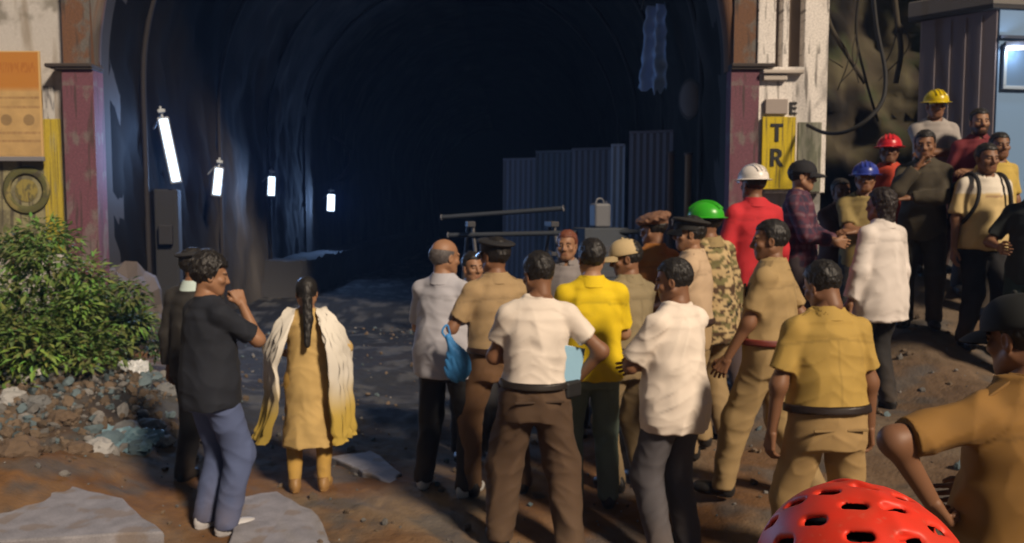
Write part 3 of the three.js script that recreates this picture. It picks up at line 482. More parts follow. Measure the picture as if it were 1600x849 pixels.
person({ px: 1622, top: 272, d: 6.5, H: 1.70, yaw: -40, armR: [[0.2, 1.1, 0.26], [0.6, -0.6, -0.3]], armL: 'down', label: 'person in black T-shirt cut off by the picture edge, forearm showing', skin: 1,
  shirt: { c: [0.02, 0.025, 0.025], hem: 0.8, sleeve: 0.8, name: 't_shirt' }, pants: { c: [0.02, 0.04, 0.04] } });
const front = person({ px: 1640, top: 468, d: 2.42, H: 1.72, yaw: 192, hy: 12, hp: 12, lean: 6, w: 1.15, belly: 0.05, armL: [[0.31, 1.12, 0.06], [1, 0.35, -0.05]], armR: 'front', handL: 'grip', hat: ['baseball', [0.010, 0.012, 0.013]], label: 'large officer in ochre khaki at the right edge with hand on hip', group: off, skin: 1,
  shirt: { c: [0.265, 0.138, 0.032], hem: 0.95, sleeve: 0.84, th: 0.022, loose: 0.025, collar: true, epaulette: true, fold: 0.012, sl: 0.010 }, pants: { c: [0.33, 0.2, 0.08] }, belt: [0.03, 0.015, 0.01] });
{ const c = obj('belt_clip', box(0.03, 0.05, 0.03), mat(0.7, 0.68, 0.62, 0.25, { metalness: 0.8 }), front.root); c.position.copy(front.tp(0.215, 0.99, -0.10)); }
// nearest: someone in a red vented helmet
const rider = person({ px: 1362, top: 816, d: 0.96, H: 1.64, yaw: 186, armL: 'down', armR: 'down', label: 'nearest person, only their red helmet with black vent slots showing', skin: 0, hair: 'short',
  shirt: { c: [0.03, 0.03, 0.05], hem: 0.8, sleeve: 1.8 }, pants: { c: [0.02, 0.02, 0.02] } });
{
  const shellE = ell(0, 0.02, -0.008, 0.132, 0.142, 0.152), inner = ell(0, 0.02, -0.008, 0.125, 0.135, 0.145), slots = [];
  const rows = [[0.02, 1, 0], [0.34, 6, 0.2], [0.66, 9, 0.6], [0.98, 12, 0.1], [1.28, 13, 0.4]];
  for (const [el, n, o0] of rows) for (let i = 0; i < n; i++) {
    const a = (i + o0) / n * 2 * Math.PI, dir = V(Math.sin(a) * Math.sin(el), Math.cos(el), Math.cos(a) * Math.sin(el)), t = V(-Math.cos(a), 0, Math.sin(a)).multiplyScalar(0.55).add(V(0.7, 0, 0.2)); t.addScaledVector(dir, -t.dot(dir)).normalize().multiplyScalar(0.0095);
    const c = V(dir.x * 0.132, 0.02 + dir.y * 0.142, -0.008 + dir.z * 0.152); slots.push([c.clone().add(t), c.clone().sub(t)]);
  }
  const sl = slots.map(([a, b]) => cone(a, b, 0.0068, 0.0068));
  const f = (x, y, z) => { let d = Math.max(shellE(x, y, z), -inner(x, y, z), -0.045 - y + 0.1 * Math.abs(z)); const rim = Math.abs(Math.hypot(x / 0.132, (z + 0.008) / 0.152) - 0.97); d -= 0.003 * Math.exp(-((x / 0.012) ** 2)); for (const s of sl) { const e = s(x, y, z); if (e < 0.03) d = smax(d, -e, 0.006); } return d; };
  const put = (n, g, m, p) => { const q = obj(n, g, m, p || rider.root); if (!p) rider.HM.decompose(q.position, q.quaternion, q.scale); return q; };
  const shellG = setColors(field(f, [-0.16, -0.09, -0.19], [0.16, 0.19, 0.18], 0.0032), (x, y, z) => { const dust = 0.5 * sst(0.0, 0.5, fbm3(x * 12, y * 12, z * 12, 4)), scuff = sst(0.62, 0.8, N3(x * 160, y * 40, z * 70)) * sst(0, 0.3, N3(x * 14 + 5, y * 14, z * 14)), k = 1 + 0.12 * N3(x * 25, y * 25, z * 25); return mix3(mix3([0.78 * k, 0.040, 0.016], [0.5, 0.08, 0.04], dust * 0.5), [0.68, 0.16, 0.1], scuff * 0.4); });
  const sh = put('helmet_shell', shellG, new THREE.MeshPhysicalMaterial({ vertexColors: true, roughness: 0.55, clearcoat: 0.12, clearcoatRoughness: 0.4 }));
  put('helmet_liner', field(ell(0, 0.02, -0.008, 0.112, 0.122, 0.132), [-0.14, -0.13, -0.17], [0.14, 0.17, 0.15], 0.012), mat(0.008, 0.008, 0.008, 0.9), sh);
  put('chin_strap', [tube([V(0.105, -0.03, 0.0), V(0.088, -0.08, 0.02), V(0.05, -0.125, 0.06), V(0, -0.13, 0.08), V(-0.05, -0.125, 0.06), V(-0.088, -0.08, 0.02), V(-0.105, -0.03, 0)], 0.006)], mat(0.02, 0.02, 0.02, 0.8));
}
scene.children.forEach((o) => { if (o.userData.category === 'person') { o.position.y = groundBase(o.position.x, o.position.z); o.updateMatrixWorld(true); } }); // everyone stands on the ground
// backpack on the man in the pale yellow shirt; his straps are part of it
{
  const b = base('backpack', pack.root.position.clone(), pack.root.rotation.y, 'dark backpack carried by the man in the pale yellow T-shirt', 'backpack');
  obj('bag', box(0.3, 0.42, 0.15, 0, 1.2, -0.23, 0.05), mat(0.015, 0.015, 0.018, 0.8), b);
  for (const sg of [1, -1]) obj('strap', tube([V(sg * 0.11, 1.36, -0.16), V(sg * 0.115, 1.465, -0.06), V(sg * 0.12, 1.455, 0.06), V(sg * 0.125, 1.36, 0.135), V(sg * 0.145, 1.22, 0.14), V(sg * 0.19, 1.08, 0.05), V(sg * 0.16, 1.03, -0.17)], 0.017, 40, 8), mat(0.02, 0.02, 0.022, 0.8), b);
}
// ------------------------------------------------------------------ things held
{
  const w = (p, v) => v.clone().applyMatrix4(p.root.matrixWorld);
  const f = base('folder', w(tee6, V(-0.20, 1.07, -0.05)), tee6.root.rotation.y + 0.5, 'pale blue paper folder tucked under the elbow of white T-shirt man', 'folder');
  obj('cover', box(0.16, 0.24, 0.012, 0, 0, 0, 0.004).rotateZ(0.22), mat(0.28, 0.50, 0.68, 0.6), f);
  obj('papers', box(0.15, 0.23, 0.008, 0.004, 0.006, 0.011, 0.002).rotateZ(0.24), mat(0.7, 0.72, 0.74, 0.8), f);
  const pch = obj('pouch', box(0.13, 0.1, 0.06, 0, 0, 0, 0.02), mat(0.012, 0.012, 0.013, 0.6), tee6.root); pch.position.set(-0.2, 0.95, -0.05); pch.rotation.y = 0.6;
  // blue plastic bag in two bunched lumps between the balding man and the officer
  const pos = at(712, 565, 5.3), bag = base('plastic_bag', pos, 0.3, 'crumpled bright blue plastic bag between balding man and peaked-cap officer', 'bag');
  const bf = (x, y, z) => smin(ell(0.015, -0.03, 0, 0.09, 0.115, 0.05)(x, y, z), cone(V(0, 0.05, 0), V(-0.05, 0.16, 0.01), 0.045, 0.022)(x, y, z), 0.05) + 0.010 * (1 - Math.abs(N3(x * 16 + y * 6, y * 7, z * 16))) - 0.005;
  obj('sack', field(bf, [-0.2, -0.18, -0.15], [0.2, 0.22, 0.15], 0.008), mat(0.05, 0.26, 0.62, 0.6), bag);
  obj('handle', tube([V(-0.06, 0.15, 0), V(-0.09, 0.2, 0.01), V(-0.06, 0.24, 0.01), V(-0.03, 0.15, 0)], 0.007), mat(0.05, 0.26, 0.62, 0.6), bag);
  const phone = (p, k, label, screen) => { const a = p.arms[k], c = w(p, a.wr.clone().addScaledVector(a.dir, 0.1).addScaledVector(a.inn, 0.03)), g = base('mobile_phone', c, p.root.rotation.y, label, 'phone'); obj('case', box(0.074, 0.15, 0.009, 0, 0.02, 0, 0.004).rotateX(-0.6), mat(0.02, 0.02, 0.022, 0.3), g); obj('screen', box(0.066, 0.138, 0.003, 0, 0.02, 0.0055, 0.001).rotateX(-0.6), mat(0.03, 0.03, 0.035, 0.1), g); return g; };
  phone(tee13, 'L', 'black phone in the hand of the cream T-shirt man');
  const wt = obj('wristwatch', new THREE.TorusGeometry(0.032, 0.008, 8, 20), mat(0.8, 0.72, 0.55, 0.25, { metalness: 0.8 }), off4.root);
  wt.position.copy(off4.arms.L.wr); wt.quaternion.setFromUnitVectors(V(0, 0, 1), off4.arms.L.dir);
}

// ------------------------------------------------------------------ ground
const PORTAL = 11.0, XL = -5.4, XR = 2.8, XC = (XL + XR) / 2, HW = (XR - XL) / 2, SPRING = 3.8;
function groundBase(x, z) { let s = 0, t = 0; for (const [ax, az, h] of GROUND) { const d2 = (x - ax) ** 2 + (z - az) ** 2 + 0.10, k = 1 / Math.pow(d2, 1.6); s += k * h; t += k; } return s / t; }
function ground(x, z) {
  let h = groundBase(x, z), near = 9; for (const [ax, az] of GROUND) near = Math.min(near, (x - ax) ** 2 + (z - az) ** 2);
  const m = Math.exp(-(((x + 3.4) / 0.75) ** 2) - (((z + 5.4) / 0.9) ** 2)) * 0.3 + Math.exp(-(((x + 4.2) / 0.9) ** 2) - (((z + 7.6) / 0.9) ** 2)) * 0.28; // heaps of soil at the left
  return h + m + (0.028 * fbm2(x * 1.7, z * 1.7, 4) + 0.010 * N2(x * 4.1, z * 4.1) + 0.012 * N2(x * 9, z * 9) + 0.006 * N2(x * 21, z * 21)) * sst(0.02, 0.3, near);
}
{
  const xs = [], zs = []; for (let x = -70; x < -9; x += 3) xs.push(x); for (let x = -9; x < 9; x += 0.07) xs.push(x); for (let x = 9; x <= 70; x += 3) xs.push(x);
  for (let z = 60; z > 0; z -= 3) zs.push(z); for (let z = 0; z > -14; z -= 0.07) zs.push(z); for (let z = -14; z > -34; z -= 0.3) zs.push(z); for (let z = -34; z >= -80; z -= 3) zs.push(z);
  const pos = [], uv = [], col = [], ind = [], n = xs.length;
  for (const z of zs) for (const x of xs) {
    pos.push(x, ground(x, z), z); uv.push(x / 1.5, z / 1.5);
    const soil = fbm2(x * 0.55 + 3, z * 0.55, 4), grit = 0.82 + 0.36 * (0.5 + 0.5 * fbm2(x * 6, z * 6, 3)) + 0.16 * N2(x * 17, z * 17);
    let c = mix3([0.16, 0.082, 0.036], [0.20, 0.145, 0.095], sst(-0.3, 0.35, soil));
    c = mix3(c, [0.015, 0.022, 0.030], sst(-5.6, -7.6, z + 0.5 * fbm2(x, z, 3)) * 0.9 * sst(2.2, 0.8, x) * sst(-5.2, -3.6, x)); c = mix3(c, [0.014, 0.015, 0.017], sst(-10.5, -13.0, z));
    c = mix3(c, [0.13, 0.105, 0.08], 0.6 * sst(1.0, 2.4, x) * sst(-3, -4.5, z));
    c = mix3(c, [0.16, 0.08, 0.032], 0.75 * Math.exp(-(((x + 3.3) / 0.9) ** 2) - (((z + 5.2) / 0.9) ** 2)));
    c = mix3(c, [0.09, 0.09, 0.09], 0.7 * sst(0.1, 0.3, fbm2(x * 1.3 - 9, z * 1.3 + 5, 3)));
    col.push(c[0] * grit, c[1] * grit, c[2] * grit);
  }
  for (let j = 0; j < zs.length - 1; j++) for (let i = 0; i < n - 1; i++) { const a = j * n + i; ind.push(a, a + 1, a + n, a + 1, a + n + 1, a + n); }
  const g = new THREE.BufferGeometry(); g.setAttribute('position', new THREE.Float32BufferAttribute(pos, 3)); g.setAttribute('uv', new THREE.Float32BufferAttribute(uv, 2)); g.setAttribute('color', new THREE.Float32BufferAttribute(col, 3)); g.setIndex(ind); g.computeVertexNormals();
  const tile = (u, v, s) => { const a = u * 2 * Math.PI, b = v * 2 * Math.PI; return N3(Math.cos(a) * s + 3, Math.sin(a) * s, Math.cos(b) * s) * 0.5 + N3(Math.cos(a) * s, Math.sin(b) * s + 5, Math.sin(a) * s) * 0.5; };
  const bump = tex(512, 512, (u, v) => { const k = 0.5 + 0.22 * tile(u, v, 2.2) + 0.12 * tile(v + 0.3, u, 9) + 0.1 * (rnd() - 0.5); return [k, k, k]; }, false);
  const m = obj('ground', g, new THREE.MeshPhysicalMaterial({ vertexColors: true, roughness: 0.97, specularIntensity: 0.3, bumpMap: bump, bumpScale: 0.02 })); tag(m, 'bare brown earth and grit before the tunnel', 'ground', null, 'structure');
}
// flat broken slabs of pale concrete in the ground at the lower left
function slab(px, label) {
  const P = px.map(([x, y]) => { const d = (CAMY - 0.02) / -((at(x, y, 1).y - CAMY)); return at(x, y, d); });
  const c = P.reduce((a, p) => a.add(p), V(0, 0, 0)).multiplyScalar(1 / P.length), sh = new THREE.Shape();
  const jag = []; P.forEach((p, i) => { const q = P[(i + 1) % P.length]; for (let k = 0; k < 5; k++) { const r = p.clone().lerp(q, k / 5); jag.push([r.x - c.x + R(-0.018, 0.018), -(r.z - c.z) + R(-0.018, 0.018)]); } });
  jag.forEach(([x, y], i) => i ? sh.lineTo(x, y) : sh.moveTo(x, y));
  let top = 0; for (const p of P) top += ground(p.x, p.z) / P.length;
  const g = new THREE.ExtrudeGeometry(sh, { depth: 0.1, bevelEnabled: true, bevelSize: 0.012, bevelThickness: 0.012, bevelSegments: 2 }).rotateX(-Math.PI / 2);
  const o = obj('concrete_slab', g, slabMat); o.position.set(c.x, top - 0.082, c.z); o.rotation.z = R(-0.015, 0.015); return tag(o, label, 'concrete slab', null, 'structure');
}
const slabMat = mat(1, 1, 1, 0.9, { map: tex(512, 512, (u, v) => { const k = 0.24 + 0.08 * fbm2(u * 6, v * 6, 5) + 0.03 * N2(u * 90, v * 90), s = sst(0.15, 0.4, fbm2(u * 3 + 8, v * 3, 4)); return mix3([k, k * 0.98, k * 1.08], [0.2, 0.15, 0.11], s * 0.6); }) });
slabMat.map.repeat.set(0.7, 0.7);
slab([[-60, 786], [30, 787], [110, 802], [185, 826], [250, 880], [-60, 900]], 'pale concrete slab at the lower left corner of the ground');
slab([[372, 786], [428, 776], [500, 812], [520, 880], [360, 880]], 'pale concrete slab beside the feet of the man in jeans');
slab([[520, 722], [580, 714], [622, 748], [612, 764], [560, 742]], 'narrow pale concrete strip right of the woman');

// ------------------------------------------------------------------ tunnel and portal
{
  const tun = base('tunnel', V(0, 0, 0), 0, 'dark arched tunnel running back into the hill', 'tunnel');
  const prof2 = []; for (let i = 0; i <= 14; i++) prof2.push([XL, -0.5 + (SPRING + 0.5) * i / 14]); for (let i = 1; i < 48; i++) { const a = Math.PI - i / 48 * Math.PI; prof2.push([XC + HW * Math.cos(a), SPRING + HW * Math.sin(a)]); } for (let i = 0; i <= 14; i++) prof2.push([XR, SPRING - (SPRING + 0.5) * i / 14]);
  const n = prof2.length, zs = []; for (let z = -PORTAL - 0.3; z > -30; z -= 0.14) zs.push(z); for (let z = -30; z >= -62; z -= 0.6) zs.push(z);
  const pos = [], ind = [], col = [];
  zs.forEach((z, j) => prof2.forEach(([x, y], i) => {
    const nx = (x - XC), ny = y > SPRING ? y - SPRING : 0, l = Math.hypot(nx, ny) || 1, k = sst(0, 0.4, -PORTAL - 0.3 - z), dd = (0.10 * fbm3(x * 0.8, y * 0.8, z * 0.8, 4) + 0.05 * N3(x * 3, y * 3, z * 3) - 0.02) * k;
    pos.push(x - nx / l * dd * -1, y + ny / l * dd, z);
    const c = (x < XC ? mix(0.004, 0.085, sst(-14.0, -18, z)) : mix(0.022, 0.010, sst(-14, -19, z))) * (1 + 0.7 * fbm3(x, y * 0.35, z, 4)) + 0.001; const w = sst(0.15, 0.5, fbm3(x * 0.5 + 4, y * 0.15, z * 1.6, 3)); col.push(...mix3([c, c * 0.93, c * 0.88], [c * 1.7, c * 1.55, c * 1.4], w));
  }));
  for (let j = 0; j < zs.length - 1; j++) for (let i = 0; i < n - 1; i++) { const a = j * n + i; ind.push(a, a + 1, a + n, a + 1, a + n + 1, a + n); }
  const g = new THREE.BufferGeometry(); g.setAttribute('position', new THREE.Float32BufferAttribute(pos, 3)); g.setAttribute('color', new THREE.Float32BufferAttribute(col, 3)); g.setIndex(ind); g.computeVertexNormals();
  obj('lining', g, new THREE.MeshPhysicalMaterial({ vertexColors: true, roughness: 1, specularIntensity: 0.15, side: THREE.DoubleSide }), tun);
  const end = obj('end_face', new THREE.PlaneGeometry(9, 9, 30, 30), mat(0.03, 0.03, 0.032, 0.95), tun); end.position.set(XC, 3.6, -61.5);
  for (let k = 0; k < 4; k++) { // steel arch ribs
    const z = -PORTAL - 1.2 - k * 3.1, p = []; for (let i = 0; i <= 6; i++) p.push(V(XL + 0.06, -0.1 + (SPRING + 0.1) * i / 6, z)); for (let i = 1; i < 24; i++) { const a = Math.PI - i / 24 * Math.PI; p.push(V(XC + (HW - 0.06) * Math.cos(a), SPRING + (HW - 0.06) * Math.sin(a), z)); } for (let i = 0; i <= 6; i++) p.push(V(XR - 0.06, SPRING - (SPRING + 0.1) * i / 6, z));
    obj('steel_rib', tube(p, 0.04, 90, 6), mat(0.016, 0.013, 0.012, 0.8), tun);
  }
  const led = new THREE.BoxGeometry(0.9, 1.0, 26, 6, 6, 120); { const p = led.attributes.position; for (let i = 0; i < p.count; i++) { const x = p.getX(i), y = p.getY(i), z = p.getZ(i); p.setXYZ(i, x + 0.06 * N3(x * 2, y * 2, z * 2), y + 0.05 * N3(x * 3 + 5, y, z * 2), z); } led.computeVertexNormals(); }
  const l = obj('ledge', led, mat(0.05, 0.05, 0.053, 0.95), tun); l.position.set(XL + 0.42, 0.42, -PORTAL - 6.9 - 13);
}
const wallTex = (fn) => tex(1024, 1024, fn);
{
  const portal = base('tunnel_portal', V(XC, 0, -PORTAL), 0, 'whitewashed tunnel portal wall with maroon pillars either side of the opening', 'tunnel portal');
  const sh = new THREE.Shape(); sh.moveTo(-13, -0.6); sh.lineTo(-HW, -0.6); sh.lineTo(-HW, SPRING); sh.absarc(0, SPRING, HW, Math.PI, 0, true); sh.lineTo(HW, -0.6); sh.lineTo(4.06 - XC, -0.6); sh.lineTo(4.06 - XC, 10); sh.lineTo(-13, 10); sh.lineTo(-13, -0.6);
  const g = new THREE.ExtrudeGeometry(sh, { depth: 0.6, bevelEnabled: false, curveSegments: 48 });
  const wt = wallTex((u, v) => {
    const x = u * 16, y = v * 16, st = fbm2(x * 2.2, y * 0.35, 5), mo = fbm2(x * 0.9 + 5, y * 0.9, 5), fine = 0.04 * N2(x * 22, y * 22);
    let c = [0.50 + fine, 0.485 + fine, 0.47 + fine]; c = mix3(c, [0.26, 0.22, 0.17], sst(0.05, 0.5, st) * 0.75); c = mix3(c, [0.14, 0.13, 0.10], sst(0.12, 0.42, mo) * 0.7); return c;
  });
  wt.repeat.set(1 / 16, 1 / 16);
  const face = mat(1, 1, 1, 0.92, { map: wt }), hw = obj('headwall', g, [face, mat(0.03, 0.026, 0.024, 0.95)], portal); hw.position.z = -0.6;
  const worn = (a, b, s, k = 0.2) => { const t = wallTex((u, v) => { const x = u * 4, y = v * 4, n = fbm2(x * 2.4 + s, y * 1.6, 5), m = fbm2(x * 8, y * 0.7 + s, 4), f = 1 + 0.18 * N2(x * 30, y * 30); let c = mix3(a, b, sst(k - 0.2, k + 0.2, n)); c = mix3(c, [0.05, 0.04, 0.035], sst(0.15, 0.5, m) * 0.7); return c.map((q) => q * f); }); t.repeat.set(0.25, 0.25); return mat(1, 1, 1, 0.85, { map: t }); };
  const maroon = worn([0.155, 0.062, 0.085], [0.17, 0.13, 0.13], 3, 0.25), brown = worn([0.15, 0.075, 0.04], [0.13, 0.12, 0.11], 11, 0.05), ledgeM = mat(0.05, 0.04, 0.035, 0.9);
  const uvBox = (w, h, d) => { const q = new THREE.BoxGeometry(w, h, d), uv = q.attributes.uv; for (let i = 0; i < uv.count; i++) uv.setXY(i, uv.getX(i) * Math.max(w, d), uv.getY(i) * h); return q; };
  for (const s of [-1, 1]) {
    const pw = s < 0 ? 0.40 : 0.36, x = s * (HW + pw / 2 - (s < 0 ? 0.05 : 0));
    const p = obj('pillar', uvBox(pw, SPRING + 0.4, 0.26), maroon, portal); p.position.set(x, SPRING / 2 - 0.2, 0.1);
    const up = obj('pillar_shaft', uvBox(pw - 0.04, 5.6, 0.2), brown, portal); up.position.set(x + s * 0.02, SPRING + 2.85, 0.08);
    const l = obj('pillar_ledge', [box(pw + 0.2, 0.05, 0.34, s * 0.09, 0, 0, 0.015), box(pw + 0.08, 0.03, 0.3, s * 0.03, -0.038, 0, 0.01)], ledgeM, portal); l.position.set(x, SPRING + 0.05, 0.12);
  }
  const ring = []; for (let i = 0; i <= 40; i++) { const a = Math.PI - i / 40 * Math.PI; ring.push(V((HW + 0.09) * Math.cos(a), SPRING + (HW + 0.09) * Math.sin(a), 0)); }
  const ab = obj('arch_band', tube(ring, 0.13, 80, 10), brown, portal); ab.position.z = 0.02;
  // right: white column with two tall niches, a corbel and a yellow lettered strip
  const X = (px) => (px - 800) / F * PORTAL - XC, Y = (py) => at(800, py, PORTAL - 0.3).y;
  const white = worn([0.78, 0.74, 0.70], [0.66, 0.62, 0.58], 21, 0.4);
  const cs = new THREE.Shape(), cx0 = X(1172), cx1 = X(1276), cy0 = Y(300), cy1 = 9.6; cs.moveTo(cx0, cy0); cs.lineTo(cx1, cy0); cs.lineTo(cx1, cy1); cs.lineTo(cx0, cy1); cs.lineTo(cx0, cy0);
  for (const [a, b] of [[1196, 1209], [1216, 1242]]) { const h = new THREE.Path(), x0 = X(a), x1 = X(b), y0 = Y(104); h.moveTo(x0, y0); h.lineTo(x0, 6.6); h.lineTo(x1, 6.6); h.lineTo(x1, y0); h.lineTo(x0, y0); cs.holes.push(h); }
  const col = obj('column', new THREE.ExtrudeGeometry(cs, { depth: 0.16, bevelEnabled: true, bevelSize: 0.012, bevelThickness: 0.012, bevelSegments: 2 }), white, portal); col.position.z = 0.04;
  const nb = obj('niche_back', new THREE.PlaneGeometry(X(1246) - X(1192), 3).translate((X(1246) + X(1192)) / 2, Y(104) + 1.4, 0), mat(0.17, 0.13, 0.1, 0.9), portal); nb.position.z = 0.03;
  const mo = obj('moulding', [box(X(1238) - X(1176), 0.05, 0.1, (X(1238) + X(1176)) / 2, Y(112), 0.27, 0.015), box(X(1214) - X(1178), 0.07, 0.07, (X(1214) + X(1178)) / 2, Y(121), 0.25, 0.015)], mat(0.5, 0.45, 0.4, 0.8), portal);
  obj('grey_block', box(X(1216) - X(1182), Y(154) - Y(178), 0.06, (X(1216) + X(1182)) / 2, Y(166), 0.245, 0.012), mat(0.36, 0.31, 0.28, 0.9), portal);
  // left of the opening: painted ring and yellow stripe on the wall
  obj('yellow_stripe', box(0.24, 1.75, 0.02, X(88), Y(290), 0.012, 0.006), worn([0.46, 0.36, 0.035], [0.36, 0.32, 0.14], 31, 0.4), portal);
  obj('painted_panel', box(1.2, 1.35, 0.016, X(4), Y(322), 0.01, 0.004), worn([0.27, 0.25, 0.14], [0.16, 0.15, 0.09], 41, 0.1), portal);
  obj('ring_emblem', new THREE.TorusGeometry(0.26, 0.055, 6, 40).scale(1, 1, 0.25).translate(X(46), Y(297), 0.03), worn([0.10, 0.10, 0.035], [0.24, 0.2, 0.07], 51, 0.2), portal);
  obj('emblem_disc', new THREE.CircleGeometry(0.15, 28).translate(X(46), Y(297), 0.026), worn([0.28, 0.23, 0.06], [0.12, 0.11, 0.05], 52, 0.2), portal);
  obj('paint_flake', [box(0.2, 0.5, 0.012, X(82), Y(160), 0.012, 0.004).rotateZ(0), box(0.12, 0.24, 0.012, X(70), Y(150), 0.012, 0.004)], worn([0.5, 0.5, 0.5], [0.25, 0.25, 0.26], 61, 0.1), portal);

  // yellow strip with black letters, a sign of its own on the column
  const font = await new FontLoader().loadAsync('fonts/droid/droid_sans_bold.typeface.json');
  const sg = base('letter_sign', V(XC + (X(1178) + X(1229)) / 2, 0, -PORTAL + 0.25), 0, 'narrow yellow vertical sign with black letters on the white column', 'sign');
  obj('board', box(X(1229) - X(1178), Y(182) - Y(296), 0.04, 0, (Y(182) + Y(296)) / 2, 0, 0.01), worn([0.56, 0.42, 0.012], [0.50, 0.38, 0.04], 71, 0.5), sg);
  const black = mat(0.012, 0.012, 0.012, 0.7);
  const letter = (c, px, py, size, parent, z) => { const q = new TextGeometry(c, { font, size, depth: 0.012, curveSegments: 4, bevelEnabled: false }); q.computeBoundingBox(); const b = q.boundingBox; q.translate(-(b.min.x + b.max.x) / 2, -(b.min.y + b.max.y) / 2, 0); const m = obj('letter', q, black, parent); m.position.set(X(px) - (parent === sg ? (X(1178) + X(1229)) / 2 : 0), Y(py), z); return m; };
  letter('T', 1200, 207, 0.23, sg, 0.018); letter('R', 1201, 246, 0.23, sg, 0.018);
  letter('E', 1226, 168, 0.16, portal, 0.215);
  obj('green_strip', box(X(1270) - X(1234), Y(190) - Y(300), 0.03, (X(1270) + X(1234)) / 2, (Y(190) + Y(300)) / 2, 0.215, 0.008), worn([0.25, 0.25, 0.2], [0.16, 0.17, 0.12], 81, 0.1), portal);
}
{ // notice board on the left wall
  const d = PORTAL - 0.12, a = at(-120, 80, d), b = at(68, 245, d), w = b.x - a.x, h = a.y - b.y;
  const s = base('notice_board', V((a.x + b.x) / 2, (a.y + b.y) / 2, -d), 0, 'orange and cream printed notice board on the left portal wall', 'notice board');
  const t = tex(512, 512, (u, v) => {
    let c = [0.50, 0.33, 0.14]; const n = fbm2(u * 5, v * 5, 4); c = c.map((q) => q * (1 + 0.18 * n));
    if (v > 0.62) c = mix3(c, [0.48, 0.2, 0.035], sst(0.6, 0.68, v)); if (v > 0.80 && v < 0.90 && u > 0.05 && u < 0.97) c = mix3(c, [0.36, 0.11, 0.02], 0.5 * sst(-0.25, 0.1, N2(u * 40, v * 8)));
    for (const [y, k] of [[0.56, 0.35], [0.47, 0.3], [0.22, 0.28], [0.14, 0.3]]) if (Math.abs(v - y) < 0.012) c = mix3(c, [0.24, 0.13, 0.06], k + 0.3 * sst(-0.1, 0.3, N2(u * 60, y * 90)));
    for (const x of [0.42, 0.70, 0.90]) if (Math.hypot((u - x) * 1.1, v - 0.345) < 0.055) c = mix3(c, [0.12, 0.08, 0.045], 0.55); return c;
  });
  obj('panel', box(w, h, 0.035, 0, 0, 0, 0.004), mat(0.6, 0.4, 0.17, 0.7), s);
  const pr = obj('print', new THREE.PlaneGeometry(w - 0.03, h - 0.03), mat(1, 1, 1, 0.65, { map: t }), s); pr.position.z = 0.021;
  obj('bottom_rail', box(w + 0.02, 0.06, 0.05, 0, -h / 2 - 0.03, 0.005, 0.008), mat(0.2, 0.2, 0.22, 0.5), s);
}
// ------------------------------------------------------------------ lamps in the tunnel
function tubeLamp(px, py, d, len, wid, roll, label, power) {
  const p = at(px, py, d), yaw = 0.5, g = base('tunnel_lamp', p, yaw, label, 'lamp', 'lit lamps along the left tunnel wall');
  const a = new THREE.Group(); a.name = 'fitting'; a.rotation.z = roll; g.add(a);
  obj('housing', box(wid + 0.05, len + 0.06, 0.05, 0, 0, -0.035, 0.012), mat(0.25, 0.27, 0.3, 0.5, { metalness: 0.3 }), a);
  obj('diffuser', box(wid, len, 0.03, 0, 0, 0, 0.012), new THREE.MeshStandardMaterial({ color: 0x000000, emissive: new THREE.Color().setRGB(0.66, 0.83, 1), emissiveIntensity: 4 }), a);
  obj('bracket', [box(wid * 0.9, 0.05, 0.04, 0, len / 2 + 0.12, -0.03, 0.01), box(0.03, 0.2, 0.03, 0, len / 2 + 0.09, -0.06, 0.006), tube([V(0, len / 2 + 0.1, -0.05), V(-0.05, len / 2 + 0.02, -0.2), V(-0.12, len / 2 - 0.1, -0.32)], 0.014)], mat(0.4, 0.44, 0.48, 0.5), a);
  const L = new THREE.RectAreaLight(new THREE.Color().setRGB(0.30, 0.52, 1), power, wid, len); L.position.set(0, 0, 0.03); L.rotation.y = Math.PI; a.add(L); L.castShadow = true;
}
tubeLamp(265, 235, 12.35, 0.92, 0.115, 0.17, 'longest lit white tube lamp nearest the tunnel mouth', 260);
tubeLamp(340, 284, 14.1, 0.44, 0.115, -0.12, 'second lit lamp along the tunnel wall, leaning right', 260);
tubeLamp(424, 291, 17.3, 0.38, 0.13, -0.06, 'third lit lamp deeper along the tunnel wall', 260);
tubeLamp(517, 317, 22.8, 0.44, 0.19, -0.05, 'deepest lit lamp on the tunnel wall', 260);

